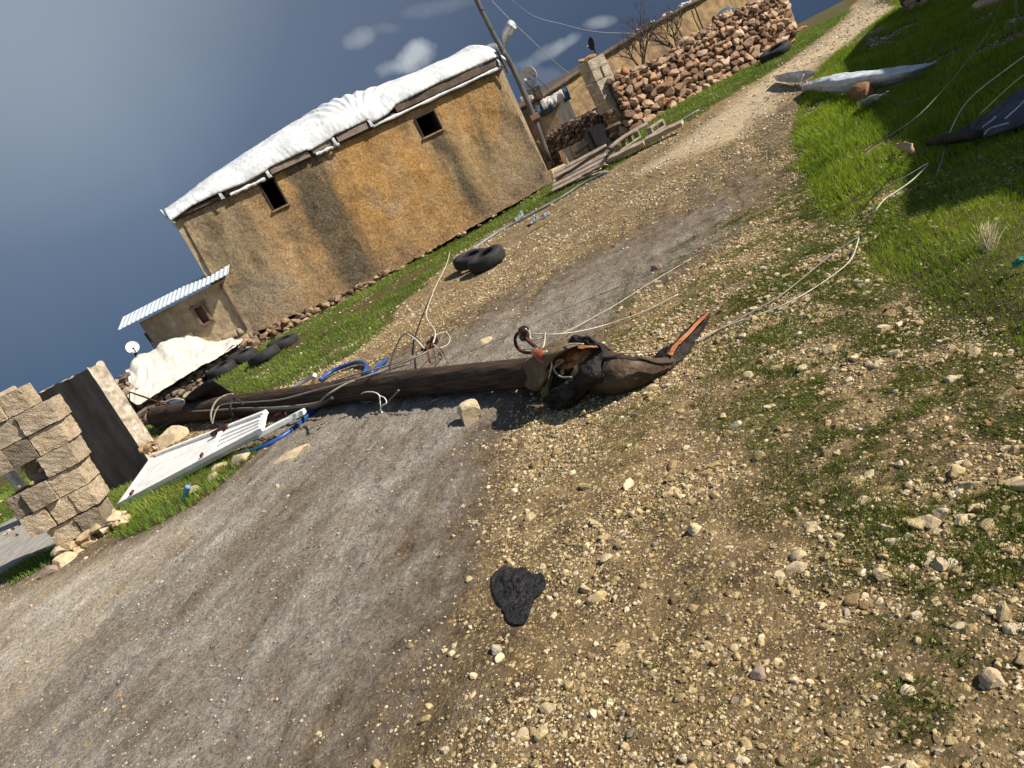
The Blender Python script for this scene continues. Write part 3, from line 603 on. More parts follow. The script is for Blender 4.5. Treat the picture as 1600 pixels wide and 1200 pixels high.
stuff(gravel_layer('gravel', 150000, -7, 9, 4.3, 11.5, .006, .019, 2.6, 1, M_GRAVEL, 'gravel', seed=4), 'tan gravel on the middle stretch of road')
stuff(gravel_layer('gravel', 60000, -8, 16, 10, 26, .010, .032, 2.6, 1, M_GRAVELFAR, 'gravel', seed=5), 'tan gravel on the far stretch of road')
stuff(gravel_layer('gravel', 2600, -.6, 3.4, 0.9, 5.0, .016, .034, 1.8, 3, M_PALEROCK2, 'edge', seed=13, sink=0.40), 'rough pale stones crowding the weedy right edge of the road')
stuff(gravel_layer('grit', 45000, -6, 1.5, 1.0, 8.5, .0025, .010, 2.6, 1, M_GREYGR, 'grit', seed=6), 'grey grit on the compacted mud track')
# ------------------------------------------------------------------ grass
def blades(name, n, x0, x1, y0, y1, hmin, hmax, width, mat_, dens, seed, lean=0.5, tuft=0):
    rng = np.random.default_rng(seed); x = rng.uniform(x0, x1, n); y = rng.uniform(y0, y1, n)
    k = in_view(x, y, 0.28); x, y = x[k], y[k]; p = dens(x, y); k = rng.uniform(size=len(x)) < p; x, y = x[k], y[k]; p = p[k]; n = len(x)
    patchy = fbm(x*2.5, y*2.5, 3, 71)
    h = rng.uniform(hmin, hmax, n)*(0.55+0.9*patchy)*(0.5+0.5*p)
    a = rng.uniform(0, 2*np.pi, n); w = width*rng.uniform(.6, 1.3, n)
    wa = fbm(x*1.3, y*1.3, 2, 77)*8; lx = np.cos(wa)*0.35+rng.normal(0, .5, n); ly = np.sin(wa)*0.35+rng.normal(0, .5, n)
    L = lean*h; z = zsurf(x, y)-0.004
    dx, dy = np.cos(a)*w/2, np.sin(a)*w/2
    B = np.stack([x, y, z], 1)
    def P(t, ww): return np.stack([x+lx*L*t*t+dx*ww, y+ly*L*t*t+dy*ww, z+h*t*(1-0.18*t)], 1)
    V = np.stack([P(0, 1), P(0, -1), P(.45, .8), P(.45, -.8), P(1, 0)], 1).reshape(-1, 3)
    o = (np.arange(n)*5)[:, None, None]
    F = (np.array([[0, 1, 3], [0, 3, 2], [2, 3, 4]])[None]+o).reshape(-1, 3)
    return mesh_np(name, V, F, mat_, smooth=True)
def d_bank(x, y):
    z = zones(x, y); return z[5]
def d_bank_n(x, y): return d_bank(x, y)*(np.hypot(x, y) < 6.5)
def d_bank_f(x, y): return d_bank(x, y)*(np.hypot(x, y) >= 6.5)
def d_verge(x, y): z = zones(x, y); return z[6]*(1-z[3])
def d_weed(x, y): z = zones(x, y); return z[4]*(1-z[5])*0.98
def d_patch(x, y): z = zones(x, y); return np.maximum(z[7], ss(0.05, -0.05, np.minimum(sdf(LEFTG, x, y), sdf(STRIP, x, y))))
stuff(blades('grass', 230000, 1.0, 7.5, 1.8, 6.6, .022, .066, .0032, M_GRASS, d_bank_n, 1), 'bright green grass on the near part of the bank')
stuff(blades('grass', 330000, 2.6, 13, 5, 17, .05, .12, .007, M_GRASS, d_bank_f, 2), 'deep green grass on the far part of the bank')
stuff(blades('grass', 420000, -9, 16, 8, 26, .035, .085, .010, M_VERGE, d_verge, 3), 'green grass verge below the plastered house and stone wall')
stuff(blades('weeds', 1100000, -1, 6, 0.9, 7.5, .012, .050, .0030, M_WEED, d_weed, 4, lean=1.0), 'sparse low weeds creeping into the gravel')
stuff(blades('grass', 90000, -9, -1.5, 5.5, 12, .04, .10, .006, M_VERGE, d_patch, 5), 'grass tufts between the broken pillar and the white gate')

# ================================================================== OBJECTS
def gz(px, py, dz=0.0):           # a point dz above the finished ground
    p = G(px, py, dz); return Vector((p.x, p.y, p.z))
def path(*pts): return [gz(a, b, c) for a, b, c in pts]
# ---------------------------------------------------------------- plastered house
H0 = G(394, 546); H1 = G(862, 286)
HP = VPlane(H0, H1)
HL = HP.len
hz0 = H0.z; hz1 = H1.z
tl = HP.hit(280, 344); tr = HP.hit(783, 110)
HTOP = lambda s: tl[1]+(tr[1]-tl[1])*(s/HL)
def hrect(c):
    q = [HP.hit(*p) for p in c]; us = sorted(a for a, _ in q); zz = sorted(b for _, b in q)
    return ((us[0]+us[1])/2, (us[2]+us[3])/2, (zz[0]+zz[1])/2, (zz[2]+zz[3])/2)
W1 = hrect(((404, 286), (426, 277), (451, 319), (427, 329))); W2R = hrect(((648, 185), (678, 172), (691, 203), (661, 215)))
def house():
    root = thing('plastered_house', HP.at(HL/2, -1.8, hz0), 'long ochre plastered house with dark streaks and two small square openings', 'house')
    du = 0.028; nu = int(HL/du)+1; us = np.linspace(0, HL, nu); nv = int(2.95/du); vs = np.linspace(0, 1, nv)
    U, Vv = np.meshgrid(us, vs)
    gzl = hz0+(hz1-hz0)*us/HL
    low = gzl-0.12+0.24*ss(3.4, 0.3, us)*(0.75+0.5*fbm(us*3, us*0, 3, 5))+0.05*fbm(us*5, us*0, 3, 7)+0.10
    top = np.array([HTOP(s) for s in us])+0.05
    Z = low[None]+(top-low)[None]*Vv
    hh = (Z-gzl[None])/(top-gzl)[None]
    dn = 0.045*(fbm(U*1.1, Z*1.1, 3, 12)-0.5)+0.020*(fbm(U*6, Z*6, 3, 13)-0.5)+0.014*(fbm(U*19, Z*19, 3, 14)-0.5)
    dn += 0.07*(1-hh)                                          # battered wall, thicker at the foot
    bulge = 0.05*np.exp(-((U-HL)/0.5)**2)
    dn = dn-bulge*0.3
    lean = 0.0
    P = np.zeros(U.shape+(3,)); 
    endin = 0.10*hh                                            # ends lean inward a little
    uu = U+np.where(U < HL/2, 1, -1)*endin*np.exp(-np.minimum(U, HL-U)/0.8)
    P[..., 0] = HP.p.x+HP.e.x*uu+HP.n.x*dn; P[..., 1] = HP.p.y+HP.e.y*uu+HP.n.y*dn; P[..., 2] = Z
    idx_ = np.arange(nu*nv).reshape(nv, nu)
    F = np.stack([idx_[:-1, :-1], idx_[:-1, 1:], idx_[1:, 1:], idx_[1:, :-1]], -1).reshape(-1, 4)
    cu = (U[:-1, :-1]+du/2).ravel(); czz = Z[:-1, :-1].ravel()+du/2
    hole = np.zeros(len(F), bool)
    for (a, b_, c, d_) in (W1, W2R): hole |= (cu > a) & (cu < b_) & (czz > c) & (czz < d_)
    # weathering of the render: dark water streaks that start at the eaves and sills, pale and orange patches
    t = U/HL
    def streak(c, w, top_, bot, drift=0.0, s=0):
        cc = c+drift*(1-hh)+0.012*(fbm(hh*4+s, hh*0, 3, s)-0.5)*2
        ww = w*(0.8+0.6*fbm(hh*3+s, hh*0, 2, s+2))
        return np.exp(-((t-cc)/ww)**2)*ss(bot-0.15, bot+0.15, hh)*ss(top_+0.02, top_-0.03, hh)
    br = fbm(U*9, Z*2.6, 4, 22)
    dark = 0.95*streak(.365, .045, 1.1, 0.0, .02, 3)+0.9*streak(.33, .03, 1.1, 0.0, -.01, 4)+0.6*streak(.06, .045, 1.1, .1, 0.0, 5)+0.5*streak(.135, .02, 1.1, .3, 0, 6)
    w2c = (W2R[0]+W2R[1])/2/HL; dark = dark+0.95*streak(w2c+.005, .024, (W2R[2]-hz1)/(2.7), .0, .03, 8)+0.55*streak(.86, .03, 1.1, .35, 0.0, 9)+0.35*streak(.95, .05, 1.1, .0, 0.0, 10)+0.55*streak(.99, .02, .6, .0, 0.0, 15)
    dark = dark+0.45*streak((W1[0]+W1[1])/2/HL+.0, .02, (W1[2]-hz0)/2.6, .3, 0, 14)
    dark = np.clip(dark*(0.35+1.3*br)+.35*ss(.55, .72, fbm(U*5, Z*.9, 5, 33))*ss(.15, .6, hh), 0, 1)
    damp = np.clip(ss(0.45, 0.0, hh)*(0.25+1.1*fbm(U*2.2, Z*3, 5, 25))+.8*ss(.52, .66, fbm(U*.9+7, Z*1.3, 5, 28))*ss(.5, .3, t), 0, 1)
    orange = np.clip(ss(0.40, 0.68, fbm(U*1.0+2, Z*0.7, 4, 26))+0.5*np.exp(-((t-.52)/.13)**2)*ss(.1, .4, hh), 0, 1)*(1-0.6*ss(.22, .02, t))
    orange = orange*(1-.55*ss(.34, .2, t)*ss(.2, .5, fbm(U*2, Z*2, 3, 29)))
    greyp = np.clip(.45*ss(.36, .1, t)+np.exp(-((t-.05)/.06)**2)*ss(.55, .3, hh)*1.0+np.exp(-((t-.93)/.10)**2)*ss(.6, .1, hh)*0.8+ss(.6, .75, fbm(U*1.6, Z*1.6, 4, 27))*.5, 0, 1)
    A = np.stack([dark, damp, orange, greyp], -1).reshape(-1, 4)
    b = NB('ochre_plaster'); at = b.n('ShaderNodeAttribute'); at.attribute_name = 'wear'; sp = b.n('ShaderNodeSeparateColor'); b.l(at.outputs['Color'], sp.inputs[0])
    n1 = b.noise(5, 7, .7); n2 = b.noise(22, 7, .75)
    col = b.ramp(n1, [(0.3, (0.28, 0.180, 0.085)), (0.5, (0.37, 0.250, 0.122)), (0.72, (0.45, 0.325, 0.18))])
    col = b.mix(b.math('MULTIPLY', sp.outputs[2], 0.75), col, b.ramp(n2, [(0.3, (0.37, 0.185, 0.058)), (0.7, (0.55, 0.315, 0.11))]))
    col = b.mix(b.math('MULTIPLY', at.outputs['Alpha'], 0.72), col, b.ramp(n2, [(0.3, (0.24, 0.20, 0.15)), (0.7, (0.42, 0.36, 0.28))]))
    col = b.mix(b.math('MULTIPLY', sp.outputs[1], 0.75), col, b.ramp(n2, [(0.3, (0.155, 0.10, 0.055)), (0.7, (0.36, 0.25, 0.15))]))
    col = b.mix(b.math('MULTIPLY', sp.outputs[0], 0.90), col, b.ramp(n2, [(0.3, (0.050, 0.043, 0.032)), (0.7, (0.15, 0.125, 0.085))]))
    n3 = b.noise(2.6, 9, .78); scab = b.ramp(n3, [(0.44, 0.0), (0.47, 1.0)]); col = b.mix(b.math('MULTIPLY', b.math('SUBTRACT', 1.0, scab), .38), col, b.mix(1.0, col, (0.55, 0.50, 0.46), 'MULTIPLY'))
    vv = b.n('ShaderNodeTexVoronoi'); vv.feature = 'DISTANCE_TO_EDGE'; vv.inputs['Scale'].default_value = 1.1
    dv_ = b.n('ShaderNodeVectorMath'); dv_.operation = 'ADD'; b.l(b.pos, dv_.inputs[0]); sc_ = b.n('ShaderNodeVectorMath'); sc_.operation = 'SCALE'; b.l(b.noise(2.2, 6, .7, col=True), sc_.inputs[0]); sc_.inputs['Scale'].default_value = .9; b.l(sc_.outputs[0], dv_.inputs[1]); b.l(dv_.outputs[0], vv.inputs['Vector'])
    crack = b.math('MULTIPLY', b.ramp(vv.outputs['Distance'], [(0.0, 1.0), (0.012, 0.0)]), b.ramp(b.noise(1.2, 3), [(0.5, 0.0), (0.6, .8)]))
    col = b.mix(crack, col, (0.07, 0.05, 0.035))
    col = b.mix(0.5, col, b.mix(1.0, col, b.ramp(n2, [(0.36, 0.42), (0.5, 1.0), (0.64, 1.55)]), 'MULTIPLY'))
    col = b.mix(1.0, col, b.ramp(b.noise(.9, 6, .7), [(0.32, (0.72, 0.70, 0.70)), (0.5, (1, 1, 1)), (0.68, (1.18, 1.16, 1.1))]), 'MULTIPLY')
    pit = b.ramp(b.noise(55, 4, .75), [(0.36, 1.0), (0.43, 0.0)]); col = b.mix(b.math('MULTIPLY', pit, .75), col, b.mix(1.0, col, (0.30, 0.27, 0.24), 'MULTIPLY'))
    mt = b.fin(col, 0.95, b.bump(b.math('ADD', n2, b.math('MULTIPLY', b.noise(70, 5, .7), .5)), 0.9, 0.022), 0, 0.1)
    uq, inv = np.unique(F[~hole], return_inverse=True)
    w = mesh_np('wall', P.reshape(-1, 3)[uq], inv.reshape(-1, 4), mt, attrs={'wear': A[uq]}); adopt(w, root)
    # the other three walls and the ceiling
    m = MB(); dpt = 3.6
    a0, a1, b0, b1 = HP.at(0.1, -0.03, 0), HP.at(HL-0.1, -0.03, 0), HP.at(0.1, -dpt, 0), HP.at(HL-0.1, -dpt, 0)
    def z_(p, z): return Vector((p.x, p.y, z))
    for p, q, tp in ((a0, b0, tl[1]), (b0, b1, (tl[1]+tr[1])/2), (b1, a1, tr[1])):
        m.add([z_(p, hz0-.3), z_(q, hz0-.3), z_(q, tp+.05), z_(p, tp+.05)], [(0, 1, 2, 3)])
    o = m.build('rear_wall', M_HUT, solid=0.30); adopt(o, root)
    m = MB(); m.add([HP.at(0, .02, tl[1]+.06), HP.at(HL, .02, tr[1]+.06), HP.at(HL, -dpt-.2, tr[1]+.06), HP.at(0, -dpt-.2, tl[1]+.06)], [(0, 1, 2, 3)])
    o = m.build('roof_slab', M_WOODDK, solid=0.10); adopt(o, root)
    m = MB(); m.add([HP.at(0, -.1, hz0-.05), HP.at(HL, -.1, hz1-.05), HP.at(HL, -dpt, hz1-.05), HP.at(0, -dpt, hz0-.05)], [(0, 1, 2, 3)])
    o = m.build('floor', M_DARKIN); adopt(o, root)
    for k, (a, b_, c, d_) in enumerate((W1, W2R)):      # deep reveals, the shade inside put into their dark colour
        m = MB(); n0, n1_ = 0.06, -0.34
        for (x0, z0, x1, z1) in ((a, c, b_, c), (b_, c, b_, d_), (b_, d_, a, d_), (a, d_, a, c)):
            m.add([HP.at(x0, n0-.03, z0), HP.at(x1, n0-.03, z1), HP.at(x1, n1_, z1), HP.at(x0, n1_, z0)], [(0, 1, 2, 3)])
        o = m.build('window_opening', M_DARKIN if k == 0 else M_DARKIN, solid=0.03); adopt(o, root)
        m = MB(); w_ = 0.035
        m.box(tuple(HP.at((a+b_)/2, .045, c-.012)), ((b_-a)+.09, .05, .03), Matrix.Rotation(math.atan2(HP.e.y, HP.e.x), 3, 'Z'), 0.006)
        o2 = m.build('sill', M_BARN); adopt(o2, root)
    # rubble footing that the plaster has fallen from
    rng = np.random.default_rng(5); pos = []; sc = []
    for i in range(520):
        u = rng.uniform(-.15, HL); tt = u/HL; hgt = 0.27*(1-tt)**2.2+0.05
        if tt > .30 and rng.uniform() < .25+.6*ss(.3, .5, tt): continue
        g = hz0+(hz1-hz0)*tt; zz = g-0.07+rng.uniform(0, 1)*hgt; s = rng.uniform(.035, .105)*(1-.5*tt)
        q = HP.at(u, 0.09+rng.uniform(-.04, .05)+(hgt-(zz-g))*0.25*(tt < .35), zz); pos.append(tuple(q)); sc.append((s*1.4, s, s*.75))
    o = scatter('rubble_footing', np.array(pos), np.array(sc), 2, M_FOOT, rng); adopt(o, root)
    # timbers lying along the roof edge
    def board(t0, t1, z, h, mat_, n=0.09, th=0.05):
        u0, u1 = t0*HL, t1*HL; m = MB(); k = 6
        for i in range(k):
            ua, ub = u0+(u1-u0)*i/k, u0+(u1-u0)*(i+1)/k
        za, zb = HTOP(u0)+z, HTOP(u1)+z
        V = [HP.at(u0, n, za), HP.at(u1, n, zb), HP.at(u1, n-th, zb), HP.at(u0, n-th, za), HP.at(u0, n, za+h), HP.at(u1, n, zb+h), HP.at(u1, n-th, zb+h), HP.at(u0, n-th, za+h)]
        m.add(V, [(0,3,2,1),(4,5,6,7),(0,1,5,4),(1,2,6,5),(2,3,7,6),(3,0,4,7)])
        o = m.build('roof_board', mat_, bevel=.006); adopt(o, root)
    board(.655, .995, .10, .15, M_WOODDK, .13); board(.47, .565, .05, .13, M_BOARD, .13); board(.395, .455, .05, .11, M_BOARD, .11)
    board(.27, .385, .03, .12, M_BOARD, .12); board(.14, .265, .04, .08, M_WOODDK, .10); board(.02, .13, .03, .06, M_WOODDK, .09)
    board(.585, .65, .06, .07, M_WOODDK, .09)
    return root
house()
# roof tarpaulin of the house: a sheet over a low heap, pinned along the front edge
def roof_tarp():
    hs = [(0.0, .38), (.1, .56), (.18, .66), (.33, .82), (.46, .93), (.535, .99), (.60, .93), (.70, .84), (.80, .80), (.9, .80), (.975, .84), (1.0, .72), (1.012, .45)]
    ts = np.linspace(-.012, 1.018, 420)
    h = np.interp(ts, [a for a, _ in hs], [b for _, b in hs])*1.0
    h = h+0.02*(fbm(ts*16, ts*0, 3, 3)-.5)
    low = np.interp(ts, [-.02, .0, .05, .12, .2, .26, .27, .38, .39, .455, .465, .57, .58, .63, .66, .8, 1.0, 1.02], [.02, .05, .12, .13, .09, .13, .16, .17, .13, .17, .20, .20, .11, .14, .24, .28, .26, .1])
    vs = np.linspace(0, 1, 90); P = np.zeros((len(ts), len(vs), 3))
    for i, t in enumerate(ts):
        u = t*HL; zt = HTOP(min(max(u, 0), HL)); hh = h[i]; lo = low[i]
        prof = [(.15, lo), (.16, lo+.02), (.11, lo+(hh-lo)*.30), (-.04, lo+(hh-lo)*.55), (-.32, lo+(hh-lo)*.80), (-.85, hh), (-1.6, hh*.98), (-2.8, hh*.7), (-3.9, .1)]
        q = resample([Vector((a, 0, b)) for a, b in prof], len(vs))
        sgn = 1 if t < 0.5 else -1
        for j, p in enumerate(q):
            w = HP.at(u, p.x, zt+p.z); P[i, j] = tuple(w)
    du = np.gradient(P, axis=0); dv = np.gradient(P, axis=1); nn = np.cross(du, dv); nn /= np.linalg.norm(nn, axis=2, keepdims=True)+1e-9
    if nn[75, 20, 2] < 0: nn = -nn
    U, Vv = np.meshgrid(ts, vs, indexing='ij')
    rad = np.arctan2(Vv*2.2+.05, (U-.545)*5)              # creases radiate from the hump
    w = 0.020*np.sin(rad*26+6*fbm(U*5, Vv*5, 3, 2))*np.exp(-((U-.55)/.16)**2)*ss(0.02, .2, Vv)
    w += 0.012*(fbm(U*16, Vv*6, 2, 4)-.5)
    for (fa, fb_, fc, am, sd_) in ((44, 5, 9, .020, 6), (80, 7, -14, .012, 16), (26, 12, 6, .016, 26)):
        r_ = 1-np.abs(fbm(U*fa+Vv*fc, Vv*fb_, 2, sd_)*2-1)*6; w += am*.55*np.maximum(r_, 0)*(.4+.6*fbm(U*9, Vv*4, 2, sd_+1))
    w += 0.014*np.sin((U*HL*7+2*fbm(U*8, Vv*2, 2, 8)))*ss(.4, .0, Vv)
    P = P+nn*w[..., None]
    idx_ = np.arange(P.shape[0]*P.shape[1]).reshape(P.shape[0], P.shape[1])
    F = np.stack([idx_[:-1, :-1], idx_[1:, :-1], idx_[1:, 1:], idx_[:-1, 1:]], -1).reshape(-1, 4)
    root = thing('roof_tarpaulin', HP.at(HL/2, -1, HTOP(HL/2)), 'white wrinkled tarpaulin stretched over the roof of the ochre house', 'tarpaulin')
    o = mesh_np('sheet', P.reshape(-1, 3), F, M_TARP); md = o.modifiers.new('t', 'SOLIDIFY'); md.thickness = .008; adopt(o, root)
    # the rolled hem that peeks out below the timbers
    for (t0, t1, z0) in ((.575, 1.0, .045), (.40, .47, .012), (.15, .25, .006)):
        us = [t0+(t1-t0)*k/12 for k in range(13)]
        A = [HP.at(u*HL, .105, HTOP(u*HL)+z0-.022+.010*math.sin(k*2.1)) for k, u in enumerate(us)]; B = [HP.at(u*HL, .125, HTOP(u*HL)+z0+.008) for u in us]
        C = [HP.at(u*HL, .10, HTOP(u*HL)+z0+.036+.012*math.sin(k*1.3)) for k, u in enumerate(us)]
        o = sheet('hem', [A, B, C], M_TARP, 60, 8, .012, 10, (4, 1), .006); adopt(o, root)
    for (t0, dz) in ((.128, .05), (.262, .04), (.46, .06), (.572, .10), (.995, .12)):   # knots tying the hem
        A = [HP.at(t0*HL-.03, .13, HTOP(t0*HL)+dz+.12), HP.at(t0*HL-.03, .15, HTOP(t0*HL)+dz+.05), HP.at(t0*HL-.03, .14, HTOP(t0*HL)+dz-.05)]
        B = [HP.at(t0*HL+.03, .13, HTOP(t0*HL)+dz+.12), HP.at(t0*HL+.03, .15, HTOP(t0*HL)+dz+.05), HP.at(t0*HL+.05, .14, HTOP(t0*HL)+dz-.06)]
        o = sheet('tie', [A, B], M_TARP, 10, 8, .015, 5, (2, 2), .01, seed=int(t0*99)); adopt(o, root)
    # end flap hanging at the left gable, with a dark board under it
    A = [HP.at(-.10, .14, tl[1]+.10), HP.at(-.16, -.3, tl[1]+.34), HP.at(-.14, -1.0, tl[1]+.42)]
    B = [HP.at(-.03, .15, tl[1]-.03), HP.at(-.09, -.3, tl[1]+.02), HP.at(-.09, -1.0, tl[1]-.0)]
    o = sheet('end_flap', [A, B], M_TARP, 24, 14, .02, 6, (2, 1), .008, seed=3); adopt(o, root)
    A = [HP.at(HL+.10, .12, tr[1]+.50), HP.at(HL+.13, -.2, tr[1]+.62), HP.at(HL+.12, -1.0, tr[1]+.70)]
    B = [HP.at(HL+.03, .10, tr[1]+.02), HP.at(HL+.10, -.3, tr[1]+.02), HP.at(HL+.10, -1.0, tr[1]+.0)]
    o = sheet('end_flap', [A, B], M_TARP, 24, 14, .02, 6, (2, 1), .008, seed=5); adopt(o, root)
    m = MB(); m.tube([HP.at(HL+.02, .17, tr[1]+.42), HP.at(HL+.05, .16, tr[1]-.12)], .028, 6); o = m.build('batten', M_WOODDK); adopt(o, root)
roof_tarp()
# ---------------------------------------------------------------- stone hut behind the house, at the left
def hut():
    y0 = 15.72; a = D(237, 556, y0); P = VPlane((a.x, a.y), (a.x+1, a.y+.02))
    bz = 0.1
    e0 = P.hit(214, 506); e1 = P.hit(331, 446); L = P.hit(352, 440)[0]
    root = thing('stone_hut', P.at(1.5, -1.2, bz), 'small sandy stone hut with a corrugated iron roof left of the ochre house', 'hut')
    top = lambda s: e0[1]+(e1[1]-e0[1])*((s-e0[0])/(e1[0]-e0[0]))
    w = hrect_on(P, ((300, 482), (316, 474), (333, 500), (318, 508)))
    nu, nv = 120, 70; us = np.linspace(e0[0]+.05, L, nu); vs = np.linspace(0, 1, nv); U, V = np.meshgrid(us, vs)
    Z = bz+(np.array([top(u) for u in us])-bz)[None]*V
    ty = 0.17; row = np.floor(Z/ty); cxx = (U/0.34+row*0.5); jx = np.abs(cxx-np.round(cxx))*0.34; jz = np.abs(Z/ty-np.round(Z/ty))*ty
    joint = np.minimum(jx, jz); dn = 0.05*ss(0.0, .03, joint)*(ss(.45, .6, fbm(U*.8, Z*.8, 3, 4)))+.03*(fbm(U*5, Z*5, 3, 6)-.5)
    X = np.stack([P.p.x+P.e.x*U+P.n.x*dn, P.p.y+P.e.y*U+P.n.y*dn, Z], -1)
    ix = np.arange(nu*nv).reshape(nv, nu); F = np.stack([ix[:-1, :-1], ix[:-1, 1:], ix[1:, 1:], ix[1:, :-1]], -1).reshape(-1, 4)
    cu = U[:-1, :-1].ravel(); cz_ = Z[:-1, :-1].ravel(); hole = (cu > w[0]) & (cu < w[1]) & (cz_ > w[2]) & (cz_ < w[3])
    adopt(mesh_np('wall', X.reshape(-1, 3), F[~hole], M_HUT), root)
    m = MB(); l0 = e0[0]+.05
    m.add([P.at(l0, 0, bz), P.at(l0, -2.6, bz), P.at(l0, -2.6, e0[1]), P.at(l0, 0, e0[1])], [(0, 1, 2, 3)])
    m.add([P.at(l0, -2.6, bz), P.at(L, -2.6, bz), P.at(L, -2.6, e1[1]), P.at(l0, -2.6, e0[1])], [(0, 1, 2, 3)])
    adopt(m.build('side_wall', M_HUT), root)
    m = MB(); c0, c1 = (w[0]+w[1])/2, (w[2]+w[3])/2; ww, wh = w[1]-w[0], w[3]-w[2]; R = Matrix.Rotation(math.atan2(P.e.y, P.e.x), 3, 'Z')
    for (du_, dz_, sx, sz) in ((-ww/2, 0, .05, wh+.1), (ww/2, 0, .05, wh+.1), (0, -wh/2, ww+.1, .05), (0, wh/2, ww+.1, .05)):
        m.box(tuple(P.at(c0+du_, .04, c1+dz_)), (sx, .08, sz), R)
    fr = m.build('window_frame', M_BRICK); adopt(fr, root)
    m = MB(); m.add([P.at(w[0], -.1, w[2]), P.at(w[1], -.1, w[2]), P.at(w[1], -.1, w[3]), P.at(w[0], -.1, w[3])], [(0, 1, 2, 3)]); adopt(m.build('shutter', M_BRICK), root)
    # corrugated roof
    nu, nv = 260, 12; us = np.linspace(-.28, L+.1, nu); V_ = []
    for j in range(nv):
        t = j/(nv-1); n = .28-3.1*t; zz = .05+.20*min(t*5.2, 1)
        for u in us: q = P.at(e0[0]+u, n, top(e0[0]+u)+zz+.007*math.sin(u*2*math.pi/.095)); V_.append(tuple(q))
    ix = np.arange(nu*nv).reshape(nv, nu); F = np.stack([ix[:-1, :-1], ix[:-1, 1:], ix[1:, 1:], ix[1:, :-1]], -1).reshape(-1, 4)
    o = mesh_np('corrugated_roof', np.array(V_), F, M_ROOFIRON); md = o.modifiers.new('t', 'SOLIDIFY'); md.thickness = .012; adopt(o, root)
    m = MB(); m.tube([P.at(P.hit(228, 520)[0], .06, P.hit(228, 520)[1]), P.at(P.hit(250, 548)[0], .06, P.hit(250, 548)[1]-.2)], .025, 6); adopt(m.build('downpipe', M_DWIRE), root)
    m = MB(); q = P.hit(338, 452); m.box(tuple(P.at(q[0]+.12, .03, q[1]-.45)), (.05, .04, 1.0), R); adopt(m.build('crack_post', M_WOODDK), root)
def hrect_on(P, c):
    q = [P.hit(*p) for p in c]; us = sorted(a for a, _ in q); zz = sorted(b for _, b in q)
    return ((us[0]+us[1])/2, (us[2]+us[3])/2, (zz[0]+zz[1])/2, (zz[2]+zz[3])/2)
hut()
# ---------------------------------------------------------------- satellite dishes
def dish(px, py, y, r, aim, label, bx, by, mat_=None, open_=False):
    c = D(px, py, y); b0 = D(bx, by, y)
    root = thing('satellite_dish', (b0.x, b0.y, b0.z), label, 'satellite dish')
    ax = Vector(aim).normalized(); Mx = Matrix.Translation(c) @ ax.to_track_quat('Z', 'Y').to_matrix().to_4x4()
    m = MB(); m.lathe([(r*k/10, 0.28*r*(k/10)**2-.14*r) for k in range(11)]+[(r*1.02, .15*r)], 32, Mx)
    o = m.build('reflector', mat_ or M_WHITEMETAL, smooth=True, solid=.012); adopt(o, root)
    m = MB(); m.tube([Mx @ Vector((0, -r*.95, .1*r)), Mx @ Vector((0, -r*.3, r*.9))], .012, 6); adopt(m.build('feed_arm', M_DWIRE), root)
    m = MB(); m.lathe([(0, 0), (r*.13, 0), (r*.13, r*.25), (0, r*.25)], 12, Mx @ Matrix.Translation((0, -r*.28, r*.72))); adopt(m.build('receiver', M_WHITEMETAL), root)
    m = MB(); m.tube([b0, c-ax*.16*r], .025, 8); adopt(m.build('mast', M_DWIRE), root)
dish(207, 543, 15.2, .12, (.45, -.85, .35), 'small white round dish on a thin mast behind the cream covered heap', 218, 566)
dish(826, 122, 20.5, .27, (-.6, -.75, .25), 'large pale dish beside the leaning street lamp pole', 838, 150, M_GALV)
dish(925, 68, 21.0, .16, (-.95, -.25, .2), 'dark side-on dish standing on the roof edge above the block pillar', 931, 84, M_DWIRE)
